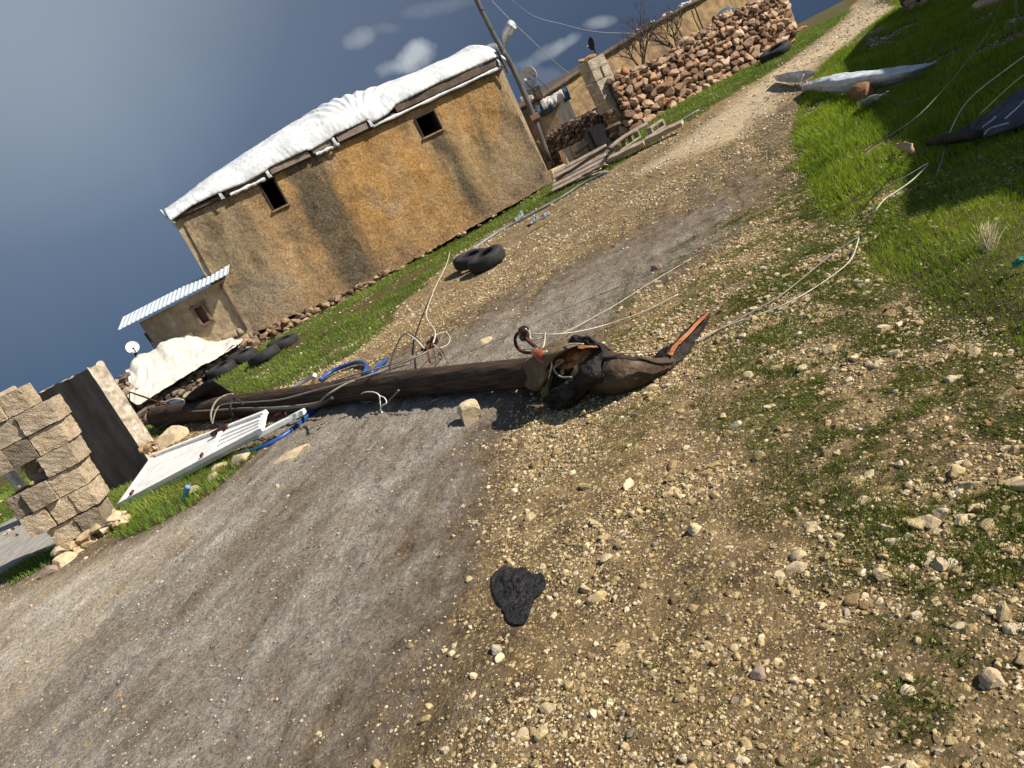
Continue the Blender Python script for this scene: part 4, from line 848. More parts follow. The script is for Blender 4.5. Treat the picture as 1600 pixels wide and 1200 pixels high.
# ---------------------------------------------------------------- dry stone walls
def rock_wall(name, label, P, L, base, top, size, mat_, seed, thick=.45, cat='stone wall', loc=None, rows=None, lean=0.0):
    rng = np.random.default_rng(seed); pos = []; sc = []
    hmax = max(top(u)-base(u) for u in np.linspace(0, L, 20)); v = 0.0; row = 0
    while v < hmax:
        rh = size*rng.uniform(.75, 1.15)*(1.25-.45*v/hmax); u = rng.uniform(-.3, 0)*size
        while u < L:
            w = rh*rng.uniform(.8, 1.9); uc = u+w/2; zc = base(uc)+v+rh/2+rng.uniform(-.15, .15)*rh
            if zc < top(uc)-rh*.15:
                for side in (0, 1):
                    n = (-.08 if side == 0 else -thick+.08)+rng.uniform(-.05, .05)-lean*(zc-base(uc))*(1 if side == 0 else -1)
                    q = P.at(uc, n, zc+side*.05); pos.append(tuple(q)); sc.append((w*.60, rh*.62, rh*.58))
            u += w*1.0
        v += rh*.86; row += 1
    for i in range(int(L*8)):                    # loose capping stones and chips between the courses
        u = rng.uniform(0, L); s = size*rng.uniform(.22, .5); q = P.at(u, -rng.uniform(0, thick), top(u)-s*.3); pos.append(tuple(q)); sc.append((s*1.2, s, s*.7))
    for i in range(int(L*hmax*28)):
        u = rng.uniform(0, L); s = size*rng.uniform(.13, .24); q = P.at(u, -.03+rng.uniform(-.05, .03), base(u)+rng.uniform(0, 1)*(top(u)-base(u))*.95); pos.append(tuple(q)); sc.append((s*1.2, s, s*.8))
    n = len(pos); a = math.atan2(P.e.y, P.e.x); rr = rotm(n, rng, .16); 
    ang = a+rng.normal(0, .18, n); Rz = np.zeros((n, 3, 3)); Rz[:, 0, 0] = np.cos(ang); Rz[:, 0, 1] = -np.sin(ang); Rz[:, 1, 0] = np.sin(ang); Rz[:, 1, 1] = np.cos(ang); Rz[:, 2, 2] = 1
    t1 = rng.normal(0, .22, n); Ry = np.zeros((n, 3, 3)); Ry[:, 0, 0] = np.cos(t1); Ry[:, 0, 2] = np.sin(t1); Ry[:, 2, 0] = -np.sin(t1); Ry[:, 2, 2] = np.cos(t1); Ry[:, 1, 1] = 1
    root = thing(name, P.at(L/2, -thick/2, base(L/2)), label, cat)
    adopt(scatter('stones', np.array(pos), np.array(sc), 3 if n < 2500 else 2, mat_, rng, rots=Rz @ Ry), root)
    m = MB(); k = 14
    for i in range(k):
        u0, u1 = L*i/k+.04, L*(i+1)/k-.0
        V = []
        for (u, zf) in ((u0, 0), (u1, 0)):
            V += [P.at(u, -.14, base(u)-.05), P.at(u, -thick+.10, base(u)-.05), P.at(u, -thick+.12, top(u)-size*.55), P.at(u, -.16, top(u)-size*.55)]
        m.add(V, [(0, 1, 2, 3), (7, 6, 5, 4), (0, 4, 5, 1), (1, 5, 6, 2), (2, 6, 7, 3), (3, 7, 4, 0)])
    adopt(m.build('earth_core', M_WOODDK), root); return root
Wa, Wb = G(988, 207), G(1247, 66)
WP = VPlane(Wa, Wb); wtl = WP.hit(955, 118); wtm = WP.hit(1075, 60); wtr = WP.hit(1222, -14)
wtop_pts = [WP.hit(*p) for p in ((958, 122), (985, 108), (1030, 92), (1060, 70), (1095, 52), (1120, 30), (1160, 10), (1190, -2), (1222, -14))]
WTOP = lambda u: float(np.interp(u, [p[0] for p in wtop_pts], [p[1] for p in wtop_pts]))+.03*math.sin(u*5.1)+.02*math.sin(u*13)
rock_wall('dry_stone_wall', 'long dry stone wall of reddish field stones beside the gravel road', WP, WP.len, lambda u: Wa.z+(Wb.z-Wa.z)*u/WP.len-.04, WTOP, .155, M_WALLROCK, 4)
# wall of smaller dark stones, set back between house and pillar
ya = D(856, 262, 19.8); yb = D(955, 212, 18.6); SP = VPlane(ya, yb)
st_pts = [SP.hit(*p) for p in ((846, 218), (870, 203), (900, 186), (930, 172), (960, 158))]
rock_wall('yard_wall', 'low wall of small dark stones in the yard behind the wooden pallet', SP, SP.len, lambda u: .45, lambda u: float(np.interp(u, [p[0] for p in st_pts], [p[1] for p in st_pts])), .085, M_DARKROCK, 9, thick=.4)
# ---------------------------------------------------------------- concrete block pillars
def block_pillar(root, O, ex, ey, courses, mat_, bs, seed, hollow=()):
    """courses: list of (left, right, back, z0, h, dx, dy) given in the pillar's own axes"""
    rng = random.Random(seed); R = Matrix(((ex.x, ey.x, 0), (ex.y, ey.y, 0), (0, 0, 1)))
    for ci, c in enumerate(courses):
        for (x0, x1, d0, d1, z0, z1) in c:
            m = MB(); j = .005
            cx_, cy_, cz_ = (x0+x1)/2, (d0+d1)/2, (z0+z1)/2
            Rj = R @ Matrix.Rotation(rng.uniform(-.035, .035), 3, 'Z') @ Matrix.Rotation(rng.uniform(-.012, .012), 3, 'Y')
            # subdivided, chipped block
            nx_, ny_, nz_ = max(3, int((x1-x0)/.035)), max(3, int((d1-d0)/.035)), max(3, int((z1-z0)/.035))
            bm = bmesh.new(); bmesh.ops.create_cube(bm, size=1)
            bmesh.ops.subdivide_edges(bm, edges=bm.edges[:], cuts=6, use_grid_fill=True)
            sd = rng.uniform(0, 99)
            for v in bm.verts:
                p = v.co.copy(); e = sorted((abs(p.x), abs(p.y), abs(p.z)))
                edge = max(0, (e[1]-.38)/.12)
                q = np.array([p.x*3+sd]), np.array([p.y*3+p.z*4.7+sd]); nz = float(fbm(q[0], q[1], 3, 5)[0])-.5
                k = 1+.006*nz-.016*edge*(0.4+nz*6.5)
                v.co = Vector((p.x*(x1-x0)*k, p.y*(d1-d0)*k, p.z*(z1-z0)*(1+.02*nz)))
                v.co += Vector((rng.uniform(-1, 1), rng.uniform(-1, 1), rng.uniform(-1, 1)))*.0035
                v.co = O+R @ Vector((cx_, cy_, cz_))+Rj @ v.co
            me = bpy.data.meshes.new('block'); bm.to_mesh(me); bm.free(); me.materials.append(mat_)
            o = bpy.data.objects.new('block', me); COL.objects.link(o); adopt(o, root)
def left_pillar():
    B = G(148, 842); O = Vector((B.x, B.y, 0)); R = Matrix.Rotation(math.radians(8), 3, 'Z'); ex = R @ Vector((1, 0, 0)); ey = R @ Vector((0, 1, 0))
    root = thing('block_pillar', O, 'broken pillar of stacked rough concrete blocks at the left edge', 'pillar')
    h = .205; C = []
    #            x0    x1    d0    d1
    def crs(z, hh, *xs): C.append([(a, b_, c, d, z+dz_, z+hh) for (a, b_, c, d, dz_) in xs])
    crs(.10, h, (-.24, .02, -.18, .20, .02), (.03, .25, -.20, .18, 0))
    z = .32; crs(z, h, (-.36, -.12, -.22, .15, 0), (-.11, .11, -.20, .18, 0), (.115, .30, -.21, .20, 0))
    z += h+.008; crs(z, h, (-.38, -.22, -.2, .18, 0), (-.21, .03, -.24, .14, 0), (.04, .32, -.20, .18, 0))
    z += h+.008; crs(z, h, (-.13, .06, -.10, .2, 0), (.07, .37, -.22, .16, 0))
    z += h+.008; crs(z, h, (-.50, -.14, -.22, .16, 0), (-.135, .10, -.21, .16, 0), (.11, .40, -.20, .18, 0))
    z += h+.008; crs(z, h, (-.54, -.20, -.20, .18, 0), (-.19, .10, -.20, .18, 0), (.11, .43, -.22, .18, 0))
    z += h+.008; crs(z, h, (-.66, -.26, -.21, .18, 0), (-.25, .06, -.22, .16, 0), (.07, .28, -.18, .12, .0))
    block_pillar(root, O, ex, ey, C, M_BLOCK, h, 3)
    m = MB(); z -= .03; V = [(-.7, -.24, z+h), (.05, -.24, z+h+.01), (.20, .02, z+h+.02), (-.2, .26, z+h), (-.7, .2, z+h)]
    V2 = [(a, b, c+.05) for a, b, c in V]; Q = [O+ex*a+ey*b+Vector((0, 0, c)) for a, b, c in V+V2]
    m.add(Q, [(0, 1, 2, 3, 4), (9, 8, 7, 6, 5)]+[(i, (i+1) % 5, 5+(i+1) % 5, 5+i) for i in range(5)]); adopt(m.build('cap_slab', M_BLOCKG, bevel=.01), root)
    rng = np.random.default_rng(4); n = 46; uu = rng.uniform(-.32, .34, n); dd = rng.uniform(-.26, .1, n); zz = rng.uniform(.0, .13, n); s = rng.uniform(.03, .09, n)
    pos = np.array([tuple(O+ex*uu[i]+ey*dd[i]+Vector((0, 0, zz[i]))) for i in range(n)]); adopt(scatter('rubble_base', pos, np.stack([s*1.2, s, s*.8], 1), 3, M_PALEROCK, rng), root)
    n = 60; uu = rng.uniform(-.6, .2, n); zz = rng.uniform(.4, 1.2, n); s = rng.uniform(.008, .03, n)
    pos = np.array([tuple(O+ex*uu[i]+ey*(-.13)+Vector((0, 0, zz[i]))) for i in range(n)]); adopt(scatter('mortar', pos, np.stack([s*1.6, s, s*.8], 1), 2, M_PALEROCK, rng), root)
left_pillar()
def right_pillar():
    B = G(975, 212); yy = B.y-.15; O = Vector((B.x, B.y, B.z-.03)); q = VPlane(O, O+WP.e)
    top = q.hit(925, 92)[1]-O.z; ex = WP.e; ey = -WP.n
    root = thing('block_pillar', O, 'weathered block pillar on a boulder base at the near end of the long stone wall', 'pillar')
    z0 = top*.36; h = (top-z0)/5; C = []; w = .24; off = -.02
    for k in range(5):
        z = z0+k*h; sh = -.012*k
        if k % 2 == 0: C.append([(-w+sh, w+sh, -.20, .24, z, z+h*.95)])
        else: C.append([(-w+sh, -.02+sh, -.19, .24, z, z+h*.95), (.03+sh, w+sh, -.20, .24, z, z+h*.95)])
    block_pillar(root, O, ex, ey, C, M_BLOCKG, h, 8)
    rng = np.random.default_rng(14); n = 26; uu = rng.uniform(-.30, .28, n); dd = rng.uniform(-.22, .2, n); zz = rng.uniform(0, z0, n); s = rng.uniform(.09, .19, n)
    pos = np.array([tuple(O+ex*uu[i]+ey*dd[i]+Vector((0, 0, zz[i]))) for i in range(n)]); adopt(scatter('boulder_base', pos, np.stack([s*1.1, s, s*.8], 1), 3, M_WALLROCK, rng), root)
    n = 6; pos = np.array([tuple(O+ex*rng.uniform(-.3, .1)+ey*rng.uniform(-.1, .2)+Vector((0, 0, top+.04))) for i in range(n)]); s = rng.uniform(.06, .1, n)
    adopt(scatter('top_stones', pos, np.stack([s*1.3, s, s*.7], 1), 3, M_WALLROCK, rng), root)
right_pillar()
# ---------------------------------------------------------------- farmhouse behind the stone wall
def farmhouse():
    a = D(858, 160, 24.0); b = D(1190, 0, 31.0); P = VPlane(a, b); bz = .2
    rp = [P.hit(*p) for p in ((838, 158), (868, 136), (905, 112), (945, 84), (1000, 50), (1045, 24), (1085, 3), (1130, -22), (1200, -60))]
    top = lambda u: float(np.interp(u, [p[0] for p in rp], [p[1] for p in rp])); L0, L1 = rp[0][0], rp[-1][0]+.5
    root = thing('farmhouse', P.at((L0+L1)/2, -2, bz), 'long ochre farmhouse with a flat roof behind the dry stone wall', 'house')
    nu, nv = 260, 60; us = np.linspace(L0, L1, nu); U, V = np.meshgrid(us, np.linspace(0, 1, nv)); Z = bz+(np.array([top(u) for u in us])-bz)[None]*V
    dn = .08*(fbm(U*1.2, Z*1.2, 4, 4)-.5)+.05*(fbm(U*5, Z*5, 3, 6)-.5)
    X = np.stack([P.p.x+P.e.x*U+P.n.x*dn, P.p.y+P.e.y*U+P.n.y*dn, Z], -1); ix = np.arange(nu*nv).reshape(nv, nu); F = np.stack([ix[:-1, :-1], ix[:-1, 1:], ix[1:, 1:], ix[1:, :-1]], -1).reshape(-1, 4)
    adopt(mesh_np('wall', X.reshape(-1, 3), F, M_BARN), root)
    k = 26; A = [P.at(L0+(L1-L0)*i/k, .14, top(L0+(L1-L0)*i/k)+.0+.015*math.sin(i*2.3)) for i in range(k+1)]; B = [P.at(L0-.1+(L1-L0)*i/k, -4.5, top(L0+(L1-L0)*i/k)+.02) for i in range(k+1)]
    adopt(sheet('roof_slab', [A, B], M_WOODDK, 80, 6, 0, thick=.10), root)
    m = MB(); m.add([P.at(L0, 0, bz), P.at(L0, -4.4, bz), P.at(L0, -4.4, top(L0)), P.at(L0, 0, top(L0))], [(0, 1, 2, 3)]); adopt(m.build('side_wall', M_BARN), root)
    rng = np.random.default_rng(3); us = rng.uniform(P.hit(1000, 50)[0], L1, 46); pos = []; s = rng.uniform(.05, .13, 46)
    for i, u in enumerate(us): pos.append(tuple(P.at(u, .05-rng.uniform(0, .4), top(u)+.08)))
    adopt(scatter('parapet_stones', np.array(pos), np.stack([s*1.4, s, s*.6], 1), 2, rock_mat('whitewashed_stone', [(0, (.5, .48, .44)), (1, (.78, .76, .72))]), rng), root)
    c = P.hit(1084, 20); m = MB(); m.tube([P.at(c[0], .12, c[1]+.2), P.at(c[0]+.05, .1, c[1]-.7), P.at(c[0]+.3, .1, c[1]-1.3)], .03, 6); adopt(m.build('crack', M_WOODDK), root)
    return P
FP = farmhouse()
# lean-to heap of boxes and rags next to the farmhouse
def shed():
    y = 20.8; root = thing('rag_covered_shed', D(880, 200, y), 'small mud shed topped with white and teal rags beside the lamp pole', 'shed')
    P = VPlane(D(850, 210, y), D(905, 185, y-.2))
    def quad(name, c, mat_, n=0.0, th=.5):
        m = MB(); q = [P.hit(*p) for p in c]; V = [P.at(a, n, b) for a, b in q]+[P.at(a, n-th, b) for a, b in q]
        m.add(V, [(0, 1, 2, 3), (7, 6, 5, 4), (0, 4, 5, 1), (1, 5, 6, 2), (2, 6, 7, 3), (3, 7, 4, 0)]); o = m.build(name, mat_, bevel=.015); adopt(o, root); return o
    quad('wall', ((832, 172), (862, 160), (882, 205), (850, 222)), M_HUT)
    quad('side_panel', ((864, 168), (886, 148), (903, 190), (882, 206)), M_CONCPATH, -.06)
    quad('brick_jamb', ((826, 196), (838, 178), (858, 238), (850, 243)), M_BRICK, .1)
    def rag(name, A, B, mat_, seed):
        f = lambda c: [P.at(P.hit(*p)[0], .10+.03*math.sin(p[0]), P.hit(*p)[1]) for p in c]
        g = lambda c: [P.at(P.hit(*p)[0], -.45, P.hit(*p)[1]+.1) for p in c]
        o = sheet(name, [f(B), f(A), g(A)], mat_, 30, 16, .05, 5, (1, 1), .02, seed=seed); adopt(o, root)
    rag('white_rag', ((846, 164), (866, 154), (880, 146)), ((850, 172), (868, 164), (884, 156)), M_TARP2, 3)
    rag('teal_rag', ((838, 172), (852, 166), (862, 160)), ((842, 182), (854, 180), (864, 172)), M_BLUETARP, 4)
    rag('dark_rag', ((878, 148), (884, 144), (888, 142)), ((882, 162), (886, 158), (892, 154)), M_BLUETARP, 5)
    quad('white_shelf', ((812, 152), (832, 148), (834, 155), (815, 159)), M_WHITEMETAL, .1, .3)
    quad('dark_drum', ((822, 140), (842, 132), (848, 150), (832, 158)), M_BARK, -.2, .4)
shed()
# ---------------------------------------------------------------- street lamp on its leaning pole, and the wires overhead
def street_lamp():
    y = 19.2; b = D(858, 250, y); root = thing('street_lamp', (b.x, b.y, .5), 'leaning grey street lamp pole at the right corner of the ochre house', 'street lamp')
    m = MB(); m.tube([D(858, 252, y), D(832, 178, y), D(800, 104, y), D(770, 52, y), D(728, -35, y)], lambda t: .075-.022*t, 12); adopt(m.build('pole', M_POLEDK, smooth=True), root)
    m = MB(); m.tube([D(788, 84, y-.05), D(787, 74, y-.1), D(790, 64, y-.25)], .020, 8); arm = m.build('arm', M_GALV, smooth=True); adopt(arm, root)
    A = [D(788, 66, y-.25), D(792, 50, y-.5), D(800, 37, y-.7)]; d = (A[2]-A[0]).normalized(); s = d.cross(Vector((0, 0, 1))).normalized(); u = s.cross(d)
    m = MB(); m.tube(A, lambda t: .035+.075*math.sin(min(t*1.3, 1)*math.pi*.62), 14); o = m.build('lamp_head', M_GALV, smooth=True); adopt(o, root)
    m = MB(); m.tube([p-u*.06+Vector((.02, -.06, 0)) for p in (D(793, 52, y-.5), D(797, 46, y-.6), D(800, 41, y-.68))], .05, 10); adopt(m.build('lamp_cover', M_LAMPGLASS, smooth=True), root)
    m = MB(); q = D(835, 183, y); m.box(tuple(q+Vector((0, -.08, 0))), (.2, .14, .14), None, .01); adopt(m.build('junction_box', M_BRICK), root)
street_lamp()
def wire(name, label, pts, r, mat_, cat='wire', group=None, n=6, k=5):
    m = MB(); m.tube(pts, r, n, smooth_=k); o = m.build(name, mat_, smooth=True); tag(o, label, cat, group); return o
wire('overhead_wire', 'pale overhead wire sagging from the lamp pole down to the farmhouse', [D(745, -35, 18.8), D(772, 5, 19.2), D(830, 62, 20), D(868, 98, 21), D(890, 115, 23)], .010, M_GALV)
wire('overhead_wire', 'thin upper wire crossing the sky towards the farmhouse roof', [D(760, -40, 18), D(825, 20, 20), D(880, 38, 22), D(935, 50, 24), D(1000, 52, 27)], .006, M_GALV)
wire('overhead_wire', 'slack dark cable hanging from the dish past the shed', [D(826, 112, 20.3), D(850, 132, 20.5), D(865, 150, 21), D(885, 142, 23)], .008, M_DWIRE)
# bare shrub behind the stone wall
def bare_tree(px, py, y, spread, seed, label):
    rng = random.Random(seed); b = D(px, py, y); root = thing('bare_tree', b, label, 'tree'); m = MB(); tw = MB()
    def br(p, d, L, r, lvl):
        q = p+d*L; mid = p.lerp(q, .5)+Vector((rng.uniform(-1, 1), rng.uniform(-1, 1), rng.uniform(-.5, .5)))*L*.1
        (m if lvl < 2 else tw).tube([p, mid, q], lambda t: r*(1-.45*t), 5 if lvl < 2 else 3, False, 2)
        if lvl < 4:
            for _ in range(rng.choice((3, 4)) if lvl < 2 else 3):
                nd = (d+Vector((rng.uniform(-1, 1), rng.uniform(-1, 1), rng.uniform(-.35, .55)))*spread).normalized(); br(p.lerp(q, rng.uniform(.45, 1)), nd, L*rng.uniform(.55, .8), r*.55, lvl+1)
    for k in range(4): br(b, Vector((rng.uniform(-.8, .8), rng.uniform(-.4, .4), 1)).normalized(), .65, .030, 0)
    adopt(m.build('trunk', M_BARK), root); adopt(tw.build('twigs', M_BARK), root)
bare_tree(1005, 112, 20.6, .8, 4, 'tangled leafless tree behind the left half of the stone wall')
bare_tree(1066, 85, 22.0, .8, 9, 'thin leafless tree behind the middle of the stone wall')
o = sheet('blue_cloth', [[D(1108, 45, 23), D(1125, 18, 23.2), D(1140, 10, 23.4)], [D(1118, 52, 22.6), D(1150, 28, 22.8), D(1165, 16, 23)]], M_BLUETARP, 16, 12, .05, 4, (1, 1), .03); tag(o, 'dark blue cloth hung over the wall top near the farmhouse', 'cloth')
# ================================================================== things on the ground
# ---------------------------------------------------------------- heap under a cream sheet with tyres along its foot
def heap():
    P = VPlane(G(232, 662), G(384, 560)); P.p = P.p-P.e*.55; P.len += .55
    tp = [P.hit(*p) for p in ((176, 592), (200, 578), (208, 628), (250, 612), (305, 582), (345, 557), (376, 536))]
    rock_wall('rubble_bank', 'dark rubble bank under the cream sheet beside the ochre house', P, P.len+.25, lambda u: zs(*P.at(u, 0, 0).xy)-.05, lambda u: float(np.interp(u, [p[0] for p in tp], [p[1] for p in tp]))-.02, .10, M_DARKROCK, 21, thick=1.3)
    y = 13.6
    def w(px, py, n): a = P.hit(px, py, n); return P.at(a[0], n, a[1])
    low = [w(200, 618, .02), w(214, 634, .10), w(235, 622, .12), w(262, 606, .12), w(300, 584, .12), (w(330, 566, .12)), w(352, 551, .10), w(372, 537, .06)]
    l2 = [w(201, 604, -.15), w(222, 612, .04), w(246, 596, .03), w(272, 582, .0), w(302, 566, .0), w(328, 554, .0), w(350, 545, .0), w(371, 534, -.05)]
    mid = [w(202, 592, -.35), w(222, 580, -.25), w(246, 566, -.25), w(272, 552, -.25), w(300, 546, -.25), w(325, 545, -.2), w(347, 543, -.2), w(368, 532, -.3)]
    top = [w(203, 580, -.7), w(216, 562, -.7), w(240, 548, -.7), w(264, 534, -.7), w(292, 527, -.7), w(318, 532, -.6), w(345, 540, -.6), w(366, 531, -.6)]
    back = [p+Vector((0, .9, -.55)) for p in top]
    o = sheet('tarpaulin', [low, l2, mid, top, back], M_TARP2, 220, 110, .075, 3.0, (3.0, .8), .010, seed=16, fold=.006, ff=11)
    tag(o, 'cream dusty sheet draped over the rubble heap left of the ochre house', 'tarpaulin')
    o = sheet('rag', [[w(372, 538, .1), w(360, 543, .1), w(350, 550, .12)], [w(380, 530, -.1), w(362, 532, -.1), w(348, 541, -.1)]], M_TARP2, 20, 14, .05, 4, (1, 1), .02, seed=8)
    tag(o, 'small cream rag bunched at the right end of the draped sheet', 'cloth')
heap()
def tyre_mesh(R, r, w):
    prof = []
    for k in range(20):
        a = 2*math.pi*k/20; ca, sa = math.cos(a), math.sin(a)
        x = R-r+r*math.copysign(abs(ca)**.7, ca); z = w/2*math.copysign(abs(sa)**.6, sa)
        if math.cos(a) < -.55: x = R-r*1.0-r*.62
        prof.append((x, z))
    m = MB(); n = 72; V = []; F = []
    for i in range(n):
        t = 2*math.pi*i/n; tr_ = .006 if i % 2 else 0
        for j, (x, z) in enumerate(prof):
            xx = x-(tr_ if x > R-.02 else 0); V.append((xx*math.cos(t), xx*math.sin(t), z))
    for i in range(n):
        for j in range(20): F.append((i*20+j, ((i+1) % n)*20+j, ((i+1) % n)*20+(j+1) % 20, i*20+(j+1) % 20))
    m.add(V, F); return m
def tyre(loc, R, w, rx, ry, rz, label, group=None):
    o = tyre_mesh(R, R*.30, w).build('tyre', M_RUBBER, smooth=True); o.location = loc; o.rotation_euler = (rx, ry, rz); tag(o, label, 'tyre', group); return o
g = G(768, 418); tyre((g.x-.01, g.y+.14, zs(g.x, g.y+.2)+.125), .315, .21, math.radians(7), math.radians(-5), 0, 'near worn black tyre of the pair lying by the verge')
g = G(742, 425); tyre((g.x+.05, g.y+.50, zs(g.x, g.y+.5)+.13), .31, .19, math.radians(9), math.radians(-3), 1, 'tyre half hidden behind the near tyre by the verge')
for px, py, R, w, rx, ry, lab in ((412, 569, .30, .19, 6, 3, 'sunlit grey tyre lying alone on the grass before the heap'), (442, 548, .29, .18, 5, -6, 'dark tyre lying against the footing of the ochre house'),
                             (378, 571, .29, .20, 8, 0, 'black tyre pushed under the right end of the rubble bank'), (345, 592, .29, .2, 4, 4, 'black tyre lying in shade under the middle of the rubble bank')):
    g = G(px, py); y = g.y+.28; tyre((g.x, y, zs(g.x, y)+w*.5-.01), R, w, math.radians(rx), math.radians(ry), px, lab, None)
A = path((292, 622, .42), (315, 604, .50), (336, 594, .52)); B = path((296, 648, .02), (325, 626, .02), (352, 611, .02))
o = sheet('crushed_drum', [[p+Vector((0, .45, -.35)) for p in A], A, [a.lerp(b, .5)+Vector((.02, -.1, .02)) for a, b in zip(A, B)], B], M_RUBBER, 40, 30, .02, 4, (1, 1), .02, fold=.02, ff=.1); 
tag(o, 'crushed dark ribbed drum lying behind the thick end of the fallen pole', 'drum')
o = sheet('plastic_bag', [path((252, 633, .30), (268, 624, .38), (284, 627, .33)), path((252, 636, .22), (268, 634, .28), (287, 633, .25)), path((258, 640, .15), (270, 640, .18), (284, 637, .18))], M_WHITEMETAL, 30, 20, .05, 4, (1, 1), .01, seed=4)
tag(o, 'crumpled white plastic bag on the thick end of the fallen pole', 'plastic bag')
m = MB(); m.tube([gz(198, 611, .62), gz(230, 622, .52), gz(262, 634, .36)], .014, 6); tag(m.build('iron_rod', M_RUST), 'thin dark iron rod leaning over the wall remnant', 'rod')
m = MB(); m.tube([gz(222, 664, .10), gz(260, 654, .12), gz(300, 642, .15), gz(345, 630, .22)], .028, 8); tag(m.build('pipe', M_DWIRE, smooth=True), 'dark slender pipe lying along the front of the fallen pole', 'pipe')
# ---------------------------------------------------------------- broken wall remnant with dark front face
def remnant():
    b = G(243, 737); O = Vector((b.x, b.y, b.z-.05)); ex = Vector((-.93, .36, 0)).normalized(); ey = Vector((.36, .93, 0)).normalized()
    q = VPlane(O, O+ex); zt = q.hit(141, 574)[1]; L = 1.35
    root = thing('wall_remnant', O+ex*L/2, 'upright wall remnant with a dark brown face and chipped white edge', 'wall')
    nu, nv = 60, 80
    def face(name, o0, dx, n, wlen, mat_, amp, nu=50, seed=0, topf=None):
        us = np.linspace(0, wlen, nu); vs = np.linspace(0, 1, 90); U, V = np.meshgrid(us, vs); tz = np.array([(topf(u) if topf else zt) for u in us])
        Z = O.z+(tz-O.z)[None]*V; d = amp*(fbm(U*9+seed, Z*7, 4, seed)-.5)*2*np.minimum(1, 6*np.minimum(U, wlen-U)/wlen+.3)
        X = np.stack([o0.x+dx.x*U+n.x*d, o0.y+dx.y*U+n.y*d, Z], -1); ix = np.arange(U.size).reshape(U.shape)
        F = np.stack([ix[:-1, :-1], ix[:-1, 1:], ix[1:, 1:], ix[1:, :-1]], -1).reshape(-1, 4); adopt(mesh_np(name, X.reshape(-1, 3), F, mat_), root)
    slope = lambda u: zt-.01+.010*u+.006*math.sin(u*14)+.004*math.sin(u*37)
    face('dark_face', O, ex, -ey, L, M_DKFACE, .012, 60, 3, slope)
    face('chipped_edge', O+ey*.25, -ey, -ex, .25, M_PLEDGE, .055, 30, 7, lambda u: zt+.02*math.sin(u*30))
    face('rear_face', O+ey*.25, ex, ey, L, M_HUT, .01, 40, 9, slope)
    face('far_edge', O+ex*L, ey, ex, .25, M_HUT, .01, 20, 11, lambda u: slope(L))
    A = [O+ex*(L*k/20)+Vector((0, 0, slope(L*k/20)-O.z)) for k in range(21)]; B = [p+ey*.25 for p in A]
    adopt(sheet('top_edge', [A, B], M_PLEDGE, 60, 10, .02, 8, (2, 1), .0), root)
    rng = np.random.default_rng(5); n = 40; pos = []; s = rng.uniform(.02, .07, n)
    for i in range(n): pos.append(tuple(O-ex*rng.uniform(-.05, .05)+ey*rng.uniform(0, .25)+Vector((0, 0, rng.uniform(.03, .42)))))
    adopt(scatter('broken_foot', np.array(pos), np.stack([s, s, s*.8], 1), 2, M_FOOT, rng), root)
remnant()
g = G(262, 725); 
def rock(px, py, r, label, mat_=None, sx=1.2, sz=.7, seed=1, up=.55, cat='stone', group=None, name='stone', sub_=3):
    p = G(px, py); V, F = rock_shape(sub_, seed, 9, .03); s = np.array([r*sx, r, r*sz]); a = seed*1.7
    R = np.array([[math.cos(a), -math.sin(a), 0], [math.sin(a), math.cos(a), 0], [0, 0, 1]])
    o = mesh_np(name, (V*s) @ R.T, F, mat_ or M_PALEROCK, smooth=False); o.location = (p.x, p.y, zs(p.x, p.y)+r*sz*(2*up-1)); tag(o, label, cat, group); return o
rock(266, 690, .26, 'broad tan boulder behind the foot of the wall remnant', M_PALEROCK, 1.4, .7, 31)
rock(245, 715, .13, 'broken reddish stone at the foot of the chipped wall edge', M_FOOT, 1.3, .8, 12)
rock(740, 657, .105, 'pale cream stone standing alone in front of the fallen pole', M_PALEROCK, .95, 1.15, 5, .62)
rock(781, 626, .035, 'small whitish stone beside the pole near the cloth bundle', M_PALEROCK, 1.3, .7, 6)
rock(380, 722, .10, 'pinkish stone by the blue hose below the white gate', M_PALEROCK, 1.2, .8, 9)
rock(344, 733, .085, 'greyish stone below the middle of the white gate', M_PALEROCK, 1.2, .7, 10)
rock(455, 716, .13, 'flat yellowish stone pressed into the mud right of the blue hose', M_PALEROCK, 1.5, .4, 11, .6)
rock(300, 770, .07, 'pale stone beside the short blue pipe', M_PALEROCK, 1.3, .8, 13)
rock(335, 748, .06, 'small brown stone at the edge of the mud below the gate', M_PALEROCK, 1.1, .8, 14)
rock(758, 537, .06, 'brownish lump on the grey mud above the fallen pole', M_PALEROCK, 1.7, .7, 15)
rock(1027, 421, .05, 'dark clod lying alone on the road right of the tyres', M_DARKROCK, 1.3, .8, 16, cat='clod')
rock(1188, 1060, .022, 'dark grey pebble near the lower right of the road', M_DARKROCK, 1.3, .7, 17)
rock(1345, 893, .014, 'tiny white chip lying on the stony ground at right', M_WHITEMETAL, 1.6, .3, 18, cat='chip', name='chip')
rock(100, 885, .11, 'brown stone lying at the foot of the block pillar', M_PALEROCK, 1.3, .8, 19)
rock(80, 900, .08, 'darker stone beside the concrete strip left of the pillar', M_DARKROCK, 1.3, .8, 20)
rock(1250, 870, .030, 'cream stone paired with another on the right of the road', M_PALEROCK, 1.2, .7, 21)
rock(1246, 888, .026, 'longer cream stone just below its pair on the right', M_PALEROCK, 1.5, .8, 22)
rock(1455, 815, .028, 'angular white stone among weeds at right', M_PALEROCK, 1.4, .6, 23)
rock(1350, 785, .026, 'rounded pinkish stone at the right of the road', M_PALEROCK, 1.1, .7, 24)
rock(1555, 1065, .030, 'large whitish stone near the lower right corner', M_PALEROCK, 1.2, .8, 25)
rock(1420, 1080, .018, 'small yellow stone in the lower right gravel', M_GRAVEL, 1.3, .7, 26)
